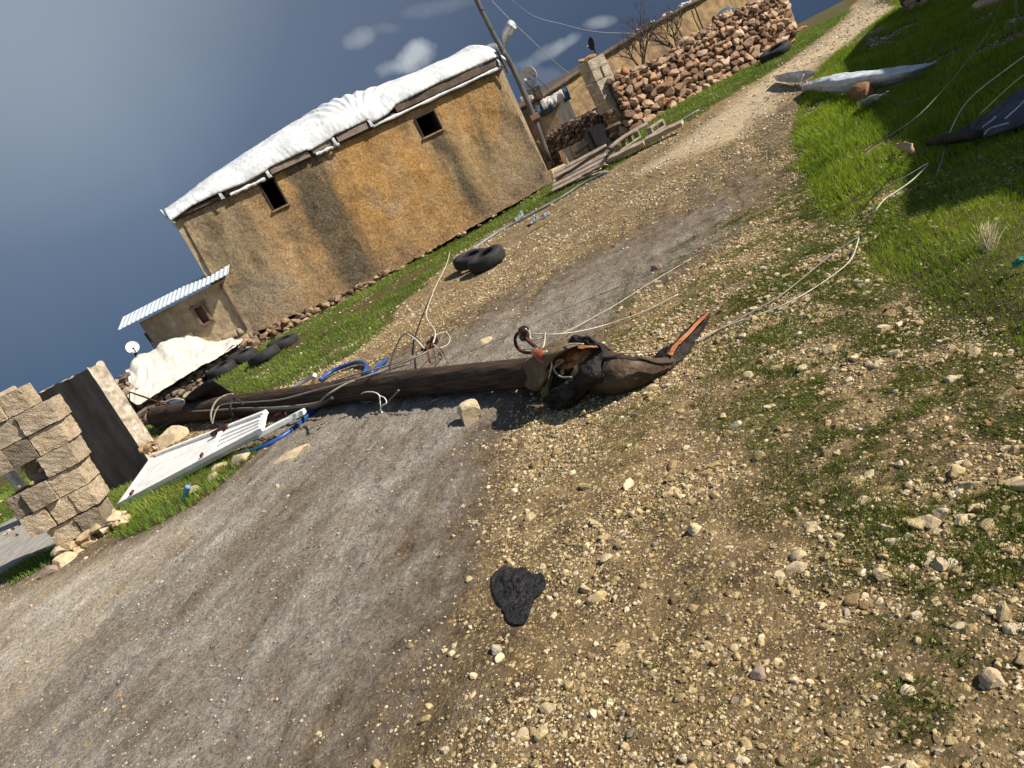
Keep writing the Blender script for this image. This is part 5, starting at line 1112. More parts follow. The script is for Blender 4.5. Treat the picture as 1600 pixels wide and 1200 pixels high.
rock(1470, 885, .022, 'squat cream stone right of the tiny white chip', M_PALEROCK, 1.1, .8, 27)
rock(820, 1152, .024, 'pitted yellowish stone at the bottom of the road', M_PALEROCK, 1.3, .7, 28)
rock(742, 1062, .015, 'round tan pebble above the bottom edge of the road', M_GRAVEL, 1.2, .8, 29)
rock(950, 880, .020, 'pale chipped stone up and right of the black plastic scrap', M_PALEROCK, 1.4, .6, 30)
rock(1150, 1100, .012, 'small dark pebble near the bottom right', M_DARKROCK, 1.2, .7, 33)
# ---------------------------------------------------------------- white metal gate lying on the rubble
M_GATE = simple('white_gate_paint', (0.74, 0.72, 0.66), (0.90, 0.89, 0.86), 6, 0.5, 60, 0.002, c3=(0.92, 0.91, 0.88), spec=0.4)
def gate():
    def w(px, py, z): v = ray(px, py); t = (z-EYE)/v.z; return Vector((v.x*t, v.y*t, z))
    A, B, C, E_ = w(188, 790, .03), w(412, 671, .16), w(417, 646, .27), w(240, 713, .17)
    root = thing('metal_gate', (A+C)/2, 'white painted metal gate leaf lying flat on rubble below the fallen pole', 'gate')
    def q(u, v): return (A.lerp(B, u)).lerp(E_.lerp(C, u), v)
    n = (B-A).cross(E_-A).normalized(); n = n if n.z > 0 else -n
    m = MB(); Nn = 24                                    # main panel with pressed ribs
    A_ = [q(.0, k/40) for k in range(41)]
    def pan(name, u0, u1, v0, v1, ribs, amp, mat_, off=0):
        nu, nv = 30, 60; P = []
        for i in range(nu):
            for j in range(nv):
                u = u0+(u1-u0)*i/(nu-1); v = v0+(v1-v0)*j/(nv-1); s = amp*(1 if (v*ribs) % 1 < .2 else 0)
                P.append(tuple(q(u, v)+n*(off+s+.012*(float(vnoise(np.array([u*5]), np.array([v*4]), 3)[0])-.5))))
        ix = np.arange(nu*nv).reshape(nu, nv); F = np.stack([ix[:-1, :-1], ix[1:, :-1], ix[1:, 1:], ix[:-1, 1:]], -1).reshape(-1, 4)
        o = mesh_np(name, np.array(P), F, mat_, smooth=False); md = o.modifiers.new('t', 'SOLIDIFY'); md.thickness = .006; adopt(o, root); return o
    pan('panel', .0, .66, .06, .95, 3.2, .005, M_GATE, .012)
    def bar(name, u0, v0, u1, v1, wd, th, off=.02, mat_=M_GATE):
        p, r = q(u0, v0)+n*off, q(u1, v1)+n*off; d = (r-p).normalized(); s = d.cross(n)
        V = [p-s*wd/2, p+s*wd/2, r+s*wd/2, r-s*wd/2]; V += [x+n*th for x in V]
        mm = MB(); mm.add(V, [(0,3,2,1),(4,5,6,7),(0,1,5,4),(1,2,6,5),(2,3,7,6),(3,0,4,7)]); o = mm.build(name, mat_, bevel=.004); adopt(o, root); return o
    bar('frame_rail', 0, .02, 1, .02, .07, .05, -.01); bar('frame_rail', 0.03, .97, 1, .97, .06, .05, -.01); bar('frame_rail', .99, .0, .99, 1, .06, .05, -.008); bar('frame_rail', .0, 0, .02, 1, .05, .04, -.008); bar('frame_rail', .665, .03, .665, .95, .06, .04, .004)
    for v in (.17, .36, .55, .74): bar('slat', .69, v, .985, v, .115, .018, .012)
    bar('side_skirt', 0, -.012, 1, -.012, .012, .05, -.05, M_GALV)
    bar('latch', .60, .80, .72, .93, .04, .05, .02, M_RUST); bar('hinge', .60, .0, .605, .10, .025, .03, .045, M_RUST); bar('hinge', .10, .0, .105, .07, .025, .03, .045, M_RUST)
gate()
m = MB(); a = gz(408, 682, .10); b = gz(478, 646, .12); d = (b-a).normalized(); s = d.cross(Vector((0, 0, 1)))*.05
V = [a-s, a+s, b+s, b-s]; V += [p+Vector((0, 0, .05)) for p in V]; m.add(V, [(0,3,2,1),(4,5,6,7),(0,1,5,4),(1,2,6,5),(2,3,7,6),(3,0,4,7)]); tag(m.build('metal_bar', M_WHITEMETAL, bevel=.005), 'white square bar lying under the fallen pole right of the gate', 'bar')
root = thing('angle_bracket', gz(485, 602), 'white bent bracket standing behind the middle of the fallen pole', 'bracket')
m = MB(); m.tube([gz(458, 606, .10), gz(476, 596, .14), gz(492, 586, .20)], .022, 4, smooth_=1); adopt(m.build('long_arm', M_WHITEMETAL), root)
m = MB(); m.tube([gz(492, 586, .20), gz(488, 602, .04)], .032, 4); adopt(m.build('short_arm', M_WHITEMETAL), root)
# ---------------------------------------------------------------- fallen pole with its fittings
PR = lambda t: .105+.055*t                       # radius from the wrapped tip to the thick end
PC = [(905, 572, .13), (830, 583, .135), (720, 592, .14), (600, 603, .145), (500, 617, .15), (400, 630, .155), (320, 641, .165), (245, 651, .19)]
PP = [gz(a, b, c) for a, b, c in PC]
def pole():
    mid = PP[3]; root = thing('fallen_utility_pole', (mid.x, mid.y, 0), 'dark wooden utility pole fallen across the track with loose cables on it', 'utility pole')
    P = resample(PP, 150); n = 40; V = []; prev = None
    for i, p in enumerate(P):
        d = (P[min(i+1, 149)]-P[max(i-1, 0)]).normalized(); a = d.cross(Vector((0, 0, 1))).normalized(); b = d.cross(a); t = i/149
        for k in range(n):
            th = 2*math.pi*k/n; ang = th*3.0
            g_ = float(fbm(np.array([k*.9 if k < n/2 else (n-k)*.9+50]), np.array([t*14]), 3, 4)[0])-.5
            r = PR(t)*(1+.05*math.sin(t*9+1)*.4)*(1+.045*g_)-(.006 if (g_ > .16) else 0)
            V.append(tuple(p+(a*math.cos(th)+b*math.sin(th))*r))
    V.append(tuple(P[0])); V.append(tuple(P[-1]))
    F = [(i*n+k, i*n+(k+1) % n, (i+1)*n+(k+1) % n) for i in range(149) for k in range(n)]+[(i*n+k, (i+1)*n+(k+1) % n, (i+1)*n+k) for i in range(149) for k in range(n)]
    F += [(len(V)-2, (k+1) % n, k) for k in range(n)]+[(len(V)-1, 149*n+k, 149*n+(k+1) % n) for k in range(n)]
    adopt(mesh_np('shaft', np.array(V), np.array(F), M_WOODPOLE), root)
    def insul(c, ax, s, px_b, nm='insulator'):
        Mx = Matrix.Translation(c) @ Vector(ax).normalized().to_track_quat('Z', 'Y').to_matrix().to_4x4(); m = MB()
        m.lathe([(0, -.06*s), (.028*s, -.06*s), (.042*s, -.045*s), (.044*s, -.025*s), (.024*s, -.012*s), (.022*s, .008*s), (.040*s, .018*s), (.042*s, .040*s), (.028*s, .055*s), (.0, .058*s)], 24, Mx)
        o = m.build(nm, M_INSUL, smooth=True); adopt(o, root); return o
    c1 = gz(676, 535, .22); insul(c1, (.75, -.55, .35), 1.05, None)
    m = MB(); m.tube([gz(672, 566, .16), gz(668, 548, .20), c1-Vector((.05, -.02, .0))], .012, 6); m.tube([gz(660, 546, .20), gz(668, 545, .21), c1], .022, 6); adopt(m.build('bracket', M_RUST), root)
    c2 = gz(819, 521, .27); insul(c2, (.2, -.5, .9), 1.0, None)
    m = MB(); m.tube([gz(842, 548, .22), gz(822, 551, .18), gz(808, 543, .18), gz(805, 528, .22), gz(812, 519, .26), c2], .014, 8); m.tube([gz(812, 519, .24), gz(828, 535, .22), gz(842, 546, .22)], .016, 8); adopt(m.build('bracket', M_RUST, smooth=True), root)
    m = MB(); m.tube([gz(432, 652, .10), gz(444, 645, .12)], .03, 8); adopt(m.build('bolt', M_RUST), root)
    return root
pole()
cab = 'cables tangled around the fallen pole'
wire('cable', 'grey cable running along the top of the fallen pole', path((332, 662, .30), (338, 641, .33), (350, 632, .34), (400, 628, .33), (440, 624, .33), (490, 611, .32), (560, 592, .30), (610, 574, .26), (650, 558, .24), (672, 547, .23)), .009, M_CABLE, 'cable')
wire('cable', 'grey cable crossing the middle of the pole down to its underside', path((300, 643, .32), (350, 640, .28), (382, 638, .26), (430, 637, .28), (492, 630, .20), (510, 618, .30), (540, 600, .31), (575, 588, .28), (640, 568, .25)), .010, M_CABLE, 'cable')
wire('cable', 'loop of grey cable arched over the thick end of the pole', path((254, 655, .12), (252, 642, .28), (262, 628, .36), (275, 624, .36)), .010, M_CABLE, 'cable')
wire('cable', 'second grey loop hugging the pole above the gate', path((331, 660, .20), (330, 645, .30), (338, 627, .36), (352, 618, .35), (365, 616, .32)), .013, M_CABLE, 'cable')
wire('cable', 'dark cable dangling from the pole onto the gate latch', path((380, 632, .33), (366, 622, .35), (360, 640, .28), (366, 655, .18), (360, 666, .15), (352, 668, .14)), .012, M_DWIRE, 'cable')
wire('cable', 'thick dark cable bundle lying along the lower side of the pole', path((250, 668, .10), (280, 655, .14), (320, 645, .17), (365, 640, .18), (420, 642, .16), (490, 636, .13), (520, 622, .16)), .022, M_DWIRE, 'cable')
wire('cable', 'dark cable hooped high above the pole left of the insulator', path((617, 610, .14), (610, 590, .24), (612, 560, .30), (626, 528, .42), (638, 521, .42), (652, 530, .34), (664, 545, .24)), .008, M_DWIRE, 'cable')
wire('cable', 'pale bare cable ends bent up beside the insulator', path((637, 522, .42), (650, 531, .36), (663, 545, .26)), .010, M_WIRE, 'cable')
wire('cable', 'grey cable leaving the insulator along the pole top', path((662, 549, .22), (640, 560, .24), (612, 570, .25), (560, 584, .28), (520, 596, .29)), .008, M_CABLE, 'cable')
wire('wire', 'pale wire rising from the insulator and trailing towards the verge', path((677, 536, .26), (680, 518, .30), (668, 500, .26), (667, 485, .20), (680, 450, .10), (697, 415, .05), (703, 394, .02)), .008, M_WIRE)
wire('wire', 'pale wire looped beside the brown insulator', path((680, 524, .28), (695, 519, .20), (703, 527, .14), (700, 538, .14), (686, 544, .18), (677, 538, .22)), .005, M_WIRE)
wire('wire', 'thin dark wire hanging from the insulator behind the pole', path((686, 542, .2), (694, 555, .10), (700, 568, .04)), .004, M_DWIRE)
wire('wire', 'thin dark wire arching from the insulator to the ground', path((676, 545, .2), (680, 556, .12), (681, 570, .05)), .004, M_DWIRE)
wire('wire', 'thin pale wire stretched over the road from pole to far bank', path((700, 568, .04), (735, 550, .03), (800, 522, .04), (860, 492, .03), (950, 455, .02), (1080, 400, .02), (1180, 355, .02), (1280, 330, .04), (1370, 300, .09), (1450, 255, .14)), .004, M_CABLE)
wire('wire', 'short pale wire lying under the middle of the pole', path((590, 615, .04), (570, 612, .03), (560, 616, .03), (556, 624, .03), (570, 628, .03), (580, 627, .03)), .006, M_CABLE)
wire('wire', 'thin pale wire on the mud below the pole', path((602, 645, .01), (625, 646, .01), (640, 646, .01), (655, 640, .01), (670, 630, .01), (690, 621, .02)), .004, M_WIRE)
wire('twine', 'knotted white twine hanging below the middle of the pole', path((560, 620, .10), (568, 614, .16), (582, 613, .18), (592, 617, .16), (594, 628, .10), (596, 640, .04), (597, 647, .01)), .006, M_TWINE, 'twine')
wire('twine', 'white twine loop beside the knotted twine under the pole', path((592, 618, .14), (601, 622, .12), (604, 630, .08), (598, 634, .07), (594, 640, .03), (600, 646, .01)), .005, M_TWINE, 'twine')
wire('cable', 'grey cable stub poking out from under the pole', path((606, 628, .05), (612, 622, .09), (618, 616, .13), (623, 610, .16)), .009, M_CABLE, 'cable')
wire('blue_hose', 'blue hose looping out from behind the fallen pole and white gate', path((372, 709, .03), (395, 704, .03), (420, 694, .03), (450, 676, .03), (475, 655, .03), (495, 638, .03), (505, 620, .03)), .024, M_BLUEHOSE, 'hose', None, 12)
wire('blue_hose', 'blue hose kinked on the gravel behind the fallen pole', path((500, 594, .05), (520, 580, .05), (545, 570, .05), (563, 566, .05), (573, 572, .05), (570, 584, .05), (580, 583, .05), (592, 572, .05), (603, 563, .05)), .026, M_BLUEHOSE, 'hose', None, 12)
wire('blue_pipe', 'short pale blue pipe stub poking up at the grass edge', path((288, 783, .0), (290, 772, .06), (294, 760, .12)), .026, M_BLUEPIPE, 'pipe', None, 12)
wire('steel_pipe', 'galvanised pipe leaning in from the left edge behind the block pillar', [D(-40, 662, 7.75), D(0, 717, 7.75), D(40, 772, 7.75)], .055, M_GALV, 'pipe', None, 14)
# ---------------------------------------------------------------- torn cloth bundle over the tip of the pole
def bundle():
    c = gz(900, 610); root = thing('cloth_bundle', (c.x, c.y, 0), 'bundle of torn brown canvas and black cloth wrapped over the pole tip', 'cloth bundle')
    S = lambda *a: path(*a)
    # brown canvas folded over the pole
    o = sheet('canvas_flap', [S((822, 560, .22), (838, 548, .33), (860, 537, .36), (885, 530, .36), (905, 527, .34)),
                              S((816, 568, .22), (834, 560, .32), (858, 553, .36), (886, 545, .36), (905, 540, .34)),
                              S((815, 585, .15), (832, 584, .22), (850, 580, .26), (858, 568, .28), (864, 556, .30)),
                              S((819, 604, .10), (832, 606, .13), (845, 600, .18), (855, 588, .22), (862, 575, .24)),
                              S((826, 607, .06), (834, 611, .06), (844, 611, .08), (852, 600, .14), (857, 588, .18))], M_CANVAS, 60, 60, .014, 3, (1, 1), .006, seed=2); adopt(o, root)
    o = sheet('canvas_tail', [S((846, 605, .14), (858, 590, .20), (862, 575, .24)), S((846, 625, .06), (856, 615, .10), (864, 600, .14)), S((850, 636, .01), (858, 638, .01), (868, 628, .03))], M_CANVAS, 30, 30, .02, 4, (1, 1), .006, seed=3); adopt(o, root)
    # lit inside of the split: ribbed brown and orange lining
    o = sheet('striped_lining', [S((862, 549, .31), (885, 540, .33), (915, 535, .31), (942, 537, .26)), S((864, 562, .27), (888, 556, .29), (918, 549, .28), (946, 546, .23)), S((866, 577, .20), (888, 574, .22), (910, 566, .24), (930, 556, .22))], M_STRIPE, 50, 50, .004, 4, (1, 1), .005, seed=4, fold=0); adopt(o, root)
    for k, (a, b_) in enumerate(((.30, .0), (.55, .0))):
        o = sheet('orange_band', [S((876, 561+12*k, .275-.03*k), (892, 556+11*k, .285-.03*k), (908, 552+10*k, .285-.03*k)), S((877, 567+12*k, .255-.03*k), (893, 562+11*k, .265-.03*k), (908, 557+10*k, .265-.03*k))], M_ORANGE if k == 0 else M_STRIPE, 20, 6, .003, 3, (1, 1), .003); adopt(o, root)
    # black cloth: long fold from the top down to the ground
    o = sheet('black_cloth', [S((880, 533, .36), (898, 523, .38), (918, 525, .36), (940, 536, .28), (956, 548, .20)),
                              S((884, 541, .34), (904, 532, .37), (924, 534, .35), (944, 545, .27), (957, 556, .17)),
                              S((890, 540, .32), (912, 539, .33), (932, 542, .30), (950, 556, .24), (956, 566, .16))], M_BLACKCL, 60, 40, .035, 4, (1.5, 1), .006, seed=5); adopt(o, root)
    o = sheet('black_fold', [S((946, 556, .24), (925, 570, .24), (900, 590, .20), (875, 606, .15), (856, 618, .10)),
                             S((952, 566, .20), (934, 585, .20), (905, 605, .15), (880, 622, .09), (860, 632, .05)),
                             S((950, 580, .08), (934, 598, .06), (908, 620, .02), (885, 634, .01), (862, 640, .0))], M_BLACKCL, 80, 50, .050, 4, (2, 1.2), .008, seed=7, fold=.012, ff=1.5); adopt(o, root)
    o = sheet('black_inner', [S((862, 560, .24), (866, 580, .20), (862, 605, .12), (852, 628, .04)), S((900, 572, .18), (895, 590, .14), (880, 610, .08), (862, 634, .02))], M_BLACKCL, 40, 30, .03, 4, (1, 1), .006, seed=9); adopt(o, root)
    # swollen mesh bag tapering to a flat tail
    m = MB(); cl = spline(S((922, 578, .125), (940, 582, .125), (962, 584, .12), (988, 582, .10), (1010, 578, .08), (1032, 572, .055), (1052, 564, .04)), 8)
    rad = lambda t: float(np.interp(t, [0, .06, .18, .35, .55, .75, .9, 1], [.05, .105, .135, .128, .10, .065, .045, .03]))
    n = 36; V = []; mm_ = len(cl)
    for i, p in enumerate(cl):
        d = (cl[min(i+1, mm_-1)]-cl[max(i-1, 0)]).normalized(); a = d.cross(Vector((0, 0, 1))).normalized(); b = -d.cross(a); t = i/(mm_-1)
        for k in range(n):
            th = 2*math.pi*k/n; w = float(fbm(np.array([math.cos(th)*1.6+4+t*2]), np.array([math.sin(th)*1.6+t*5]), 3, 3)[0])-.5
            r = rad(t)*(1+.20*w+.03*math.sin(th*7+t*6)); sz = .95 if math.sin(th) < 0 else 1.0
            V.append(tuple(p+a*math.cos(th)*r*1.05+Vector((0, 0, max(math.sin(th)*r*sz, -p.z+.0+zs(p.x, p.y))))))
    F = [(i*n+k, i*n+(k+1) % n, (i+1)*n+(k+1) % n, (i+1)*n+k) for i in range(mm_-1) for k in range(n)]
    o = mesh_np('mesh_bag', np.array(V), np.array(F), M_SACK); adopt(o, root)
    o = sheet('bag_hem', [S((934, 562, .24), (955, 556, .27), (975, 555, .25), (1000, 560, .20), (1030, 568, .12), (1052, 566, .06)), S((938, 567, .235), (958, 561, .26), (978, 560, .245), (1002, 565, .18), (1030, 572, .10), (1052, 570, .05))], M_BLACKCL, 60, 8, .008, 8, (2, 1), .006, seed=2); adopt(o, root)
    # tail: black webbing with an orange strip
    o = sheet('strap_tail', [S((1018, 560, .05), (1030, 548, .07), (1048, 537, .08), (1062, 525, .07), (1072, 514, .07), (1086, 500, .08), (1100, 489, .08)),
                             S((1020, 570, .03), (1040, 560, .06), (1060, 545, .07), (1074, 532, .06), (1086, 518, .06), (1098, 504, .07), (1108, 490, .08)),
                             S((1028, 576, .0), (1050, 570, .02), (1070, 558, .02), (1084, 540, .02), (1096, 522, .02), (1106, 506, .04), (1111, 489, .07))], M_BLACKCL, 90, 24, .014, 6, (2, 1), .006, seed=4); adopt(o, root)
    o = sheet('orange_strip', [S((1042, 554, .095), (1052, 540, .10), (1063, 529, .095), (1075, 518, .095), (1087, 504, .10), (1099, 493, .105), (1106, 488, .11)),
                               S((1050, 556, .085), (1058, 542, .09), (1069, 531, .085), (1080, 520, .085), (1091, 507, .09), (1102, 496, .10), (1108, 489, .105))], M_ORANGE, 60, 10, .003, 6, (2, 1), .004, seed=4); adopt(o, root)
    # dark speckled print on the orange strip
    m = MB(); rr = random.Random(3)
    for k in range(26):
        t = rr.uniform(0, .35); a = gz(1044+t*60+rr.uniform(-3, 3), 553-t*62+rr.uniform(-3, 3), .105); m.box(tuple(a), (.007, .004, .002), Matrix.Rotation(rr.uniform(0, 3), 3, 'Z'))
    adopt(m.build('worn_print', M_RUST), root)
    # red-brown plastic fitting with a yellow label
    m = MB(); m.tube(S((836, 552, .33), (845, 556, .335), (855, 566, .31)), lambda t: .018+.022*math.sin(max(.12, min(t, .9))*math.pi), 16); adopt(m.build('red_fitting', M_REDPOT, smooth=True), root)
    m = MB(); q = S((852, 551, .365))[0]; m.box(tuple(q), (.035, .014, .02), Matrix.Rotation(-.6, 3, 'Z')); adopt(m.build('yellow_label', M_YEL, bevel=.003), root)
    m = MB(); m.tube(S((842, 575, .22), (852, 562, .28), (858, 552, .33)), .006, 6); adopt(m.build('tie_cord', M_CABLE, smooth=True), root)
bundle()
wire('wire', 'bare wire wound around the insulator at the pole tip', path((820, 514, .30), (828, 520, .30), (830, 530, .27), (848, 528, .26), (852, 520, .28), (848, 545, .24), (830, 549, .23), (818, 546, .24), (840, 545, .26)), .005, M_WIRE)
wire('wire', 'curved bare wire over the black cloth of the bundle', path((857, 592, .20), (862, 572, .28), (862, 558, .32), (875, 545, .36), (893, 538, .38), (912, 538, .37)), .005, M_WIRE)
wire('cable', 'grey cable hook lying inside the torn bundle', path((855, 582, .24), (866, 572, .26), (872, 563, .30), (880, 564, .29), (866, 575, .26), (872, 586, .22), (880, 590, .20), (893, 590, .20)), .007, M_CABLE, 'cable')
wire('wire', 'taut knotted wire running from the pole tip across the road', path((830, 521, .30), (855, 523, .26), (876, 522, .22), (900, 519, .16), (940, 510, .05), (1000, 490, .02), (1060, 460, .02)), .005, M_WIRE)
wire('wire', 'straight pale wire crossing the road above the cloth bundle', path((880, 520, .10), (905, 508, .03), (960, 478, .02), (1020, 440, .02), (1080, 405, .02)), .004, M_WIRE)
wire('cable', 'pale cable curving from the bundle up to the grass bank', path((960, 552, .02), (1010, 551, .02), (1070, 540, .02), (1130, 512, .02), (1200, 487, .02), (1250, 464, .02), (1300, 432, .02), (1330, 405, .03), (1342, 372, .04)), .0045, M_WIRE, 'cable')
wire('cable', 'dark cable lying beside the pale curved cable towards the bank', path((1090, 535, .02), (1130, 512, .02), (1180, 485, .015), (1220, 462, .02), (1260, 430, .02), (1300, 398, .03), (1342, 370, .05)), .005, M_CABLE, 'cable')
wire('cable', 'pale cable end rising out of the bright grass', path((1358, 345, .06), (1368, 330, .10), (1382, 312, .10), (1400, 300, .09), (1425, 282, .10), (1450, 258, .11)), .0045, M_WIRE, 'cable')
# ---------------------------------------------------------------- black plastic scrap in the foreground
def scrap():
    pts = [(790, 888), (800, 892), (812, 896), (824, 895), (838, 906), (851, 904), (857, 918), (850, 932), (840, 944), (834, 962), (826, 980), (812, 985), (798, 978), (790, 960), (778, 940), (772, 920), (776, 900)]
    c = gz(812, 932, .012); rings = 22; V = [tuple(c+Vector((0, 0, .006)))]; P = resample([gz(a, b, 0) for a, b in pts+pts[:1]], 73)[:-1]
    for k in range(1, rings+1):
        t = k/rings
        for i, p in enumerate(P):
            q = c.lerp(p, t); z = zs(q.x, q.y)
            w = float(fbm(np.array([q.x*22]), np.array([q.y*22]), 4, 3)[0]); w2 = abs(float(fbm(np.array([q.x*46+9]), np.array([q.y*46]), 2, 5)[0])*2-1)
            V.append((q.x, q.y, z+.010+.014*max(w-.25, 0)*(1-t**3)+.0075*(1-w2*2.5)*(1-t**6)))
    n = len(P); F = [(0, 1+i, 1+(i+1) % n) for i in range(n)]
    for k in range(rings-1):
        for i in range(n):
            a, b_, c_, d = 1+k*n+i, 1+k*n+(i+1) % n, 1+(k+1)*n+(i+1) % n, 1+(k+1)*n+i; F += [(a, d, c_), (a, c_, b_)]
    o = mesh_np('plastic_scrap', np.array(V), np.array(F), M_BAG); tag(o, 'crumpled black plastic scrap lying on the gravel in the foreground', 'plastic')
scrap()
# ---------------------------------------------------------------- pallet, boards and blocks beside the house
def pallet():
    def w(px, py, z, y=None): g_ = G(px, py, z); return g_
    BL, BR = G(866, 303), G(948, 262); e = (BR-BL).normalized(); L = (BR-BL).length; P = VPlane(BL, BR); TLq = P.hit(862, 276)
    hgt = min(TLq[1]-BL.z, .85)+.02; back = .45
    root = thing('wooden_pallet', BL.lerp(BR, .5), 'weathered wooden pallet leaning on its side at the right corner of the house', 'pallet')
    up = (Vector((0, 0, hgt))-P.n*back).normalized(); nn = e.cross(up); H = math.hypot(hgt, back)
    nn = nn if nn.dot(P.n) > 0 else -nn
    def slab(name, u0, u1, v0, v1, d0, d1, mat_):
        m = MB(); V = [BL+e*u+up*v+nn*d for (u, v, d) in ((u0, v0, d0), (u1, v0, d0), (u1, v1, d0), (u0, v1, d0), (u0, v0, d1), (u1, v0, d1), (u1, v1, d1), (u0, v1, d1))]
        m.add(V, [(0,3,2,1),(4,5,6,7),(0,1,5,4),(1,2,6,5),(2,3,7,6),(3,0,4,7)]); o = m.build(name, mat_, bevel=.004); adopt(o, root)
    k = 5; sp = H/k
    for i in range(k): slab('slat', 0, L*(1.0 if i != 3 else .82), i*sp+.008, i*sp+sp*.84, .05, .075, M_WOODLT)
    for u in (.02, L*.5, L-.10): slab('stringer', u, u+.08, 0, H, -.05, .048, M_WOODDK)
    for i in (0, 2, 4): slab('rear_slat', 0, L, i*sp+.01, i*sp+sp*.68, -.07, -.052, M_WOODLT)
pallet()
def plank(name, label, a, b, wd, th, mat_, cat='plank', tilt=0.0):
    d = (b-a).normalized(); s = d.cross(Vector((0, 0, 1))).normalized(); u = s.cross(d); s2 = (s*math.cos(tilt)+u*math.sin(tilt)); u2 = u*math.cos(tilt)-s*math.sin(tilt)
    m = MB(); V = []; k = 6
    for i in range(k+1):
        p = a.lerp(b, i/k)+u2*.006*math.sin(i*2.1); V += [p-s2*wd/2, p+s2*wd/2, p+s2*wd/2+u2*th, p-s2*wd/2+u2*th]
    F = [(0, 1, 2, 3), (4*k+3, 4*k+2, 4*k+1, 4*k)]
    for i in range(k):
        for j in range(4): F.append((i*4+j, (i+1)*4+j, (i+1)*4+(j+1) % 4, i*4+(j+1) % 4))
    m.add(V, F); o = m.build(name, mat_, bevel=.005); tag(o, label, cat); return o
plank('plank', 'long pale timber resting on blocks at the road edge, its near length', gz(950, 253, .06), gz(1010, 224, .08), .17, .07, M_WOODLT, tilt=-.25)
plank('plank', 'far length of pale timber beside the hollow blocks', gz(1010, 222, .09), gz(1068, 194, .10), .16, .07, M_WOODLT, tilt=-.25)
plank('plank', 'dark timber pole laid along the top of the pallet', gz(870, 284, .55), gz(950, 232, .62), .06, .05, M_WOODDK)
plank('plank', 'broken pale board lying at the right foot of the pallet', gz(902, 284, .03), gz(940, 264, .05), .10, .025, M_WOODLT)
plank('plank', 'split board with a ragged end lying beside the pallet', gz(912, 276, .05), gz(948, 258, .06), .13, .02, M_WOODLT, tilt=.4)
plank('plank', 'short curled offcut on the gravel before the pallet', gz(922, 275, .02), gz(946, 268, .03), .06, .02, M_WOODLT, tilt=-.3)
m = MB(); m.tube([G(952, 232, .30), G(975, 214, .25), G(1010, 194, .16)], .04, 10); tag(m.build('log', M_BOARD, smooth=True), 'round grey log lying at the foot of the block pillar', 'log')
m = MB(); m.tube([G(900, 240, .25), G(945, 205, .45), G(968, 192, .42)], .035, 8); tag(m.build('branch', M_BARK, smooth=True), 'dark branch leaning between the pallet and the pillar', 'branch')
def hollow_block(label, a, b, wd, h, holes):
    d = (b-a); L = d.length; d.normalize(); s = Vector((d.y, -d.x, 0)).normalized(); z = Vector((0, 0, 1)); root = thing('hollow_block', a.lerp(b, .5), label, 'block'); m = MB(); t = .038
    def bx_(u0, u1, v0, v1, z0, z1):
        m.add([a+d*u+s*v+z*w for (u, v, w) in ((u0, v0, z0), (u1, v0, z0), (u1, v1, z0), (u0, v1, z0), (u0, v0, z1), (u1, v0, z1), (u1, v1, z1), (u0, v1, z1))], [(0,3,2,1),(4,5,6,7),(0,1,5,4),(1,2,6,5),(2,3,7,6),(3,0,4,7)])
    bx_(0, L, 0, wd, 0, t); bx_(0, L, 0, wd, h-t, h)
    for k in range(holes+1): u = (L-t)*k/holes; bx_(u, u+t, .002, wd-.002, t, h-t)
    bx_(t, L-t, wd*.0, -.0+.004, t, h-t) if False else None
    adopt(m.build('shell', M_BLOCKG, bevel=.004), root)
    m = MB(); m.add([a+d*u+s*(-.03)+z*w for (u, w) in ((t, t), (L-t, t), (L-t, h-t), (t, h-t))], [(0, 1, 2, 3)]); return root
hollow_block('grey hollow concrete block with three holes standing behind the long timber', gz(963, 240, .02), gz(996, 217, .02), .16, .19, 3)
hollow_block('second hollow concrete block near the far end of the timber', gz(1014, 214, .02), gz(1034, 200, .02), .15, .16, 1)
def crate(label, px, py, size, rz, mat_, z=0.0, name='block', cat='block'):
    g_ = G(px, py); m = MB(); m.box((0, 0, size[2]/2), size, None, .006); o = m.build(name, mat_, bevel=.006); o.location = (g_.x, g_.y, zs(g_.x, g_.y)+z-.01); o.rotation_euler = (0, .02, rz); tag(o, label, cat); return o
crate('brown concrete block lying between the house corner and the pallet', 872, 276, (.42, .3, .22), .45, M_CARD)
crate('cream block standing on end behind the pallet', 893, 262, (.2, .2, .42), .3, M_CARD, .05)
crate('grey cream block behind the right half of the pallet', 912, 248, (.3, .25, .30), .5, M_BLOCKG, .10)
crate('small grey block fallen at the right foot of the ochre house', 846, 296, (.22, .16, .15), .2, M_BLOCKG)
m = MB(); m.box((0, 0, .35), (.4, .35, .7), None, .03); o = m.build('oil_drum', M_DWIRE, bevel=.05); g_ = G(960, 238); o.location = (g_.x-.1, g_.y+.35, g_.z-.05); tag(o, 'dark box-like stove standing behind the hollow block', 'stove'); o.name = 'stove'
rock(853, 243, .10, 'white lump at the foot of the street lamp pole', M_WHITEMETAL, 1.2, 1.0, 41)
wire('grey_pipe', 'long grey green pipe lying on the verge below the ochre house', path((738, 390, .03), (780, 362, .03), (830, 335, .03), (870, 313, .03), (910, 288, .03), (950, 268, .03)), .022, M_GREYPIPE, 'pipe', None, 10)
wire('grey_pipe', 'pale green pipe lying in the grass below the stone wall', path((1000, 230, .03), (1045, 200, .03), (1092, 172, .03)), .016, M_GREYPIPE, 'pipe', None, 10)
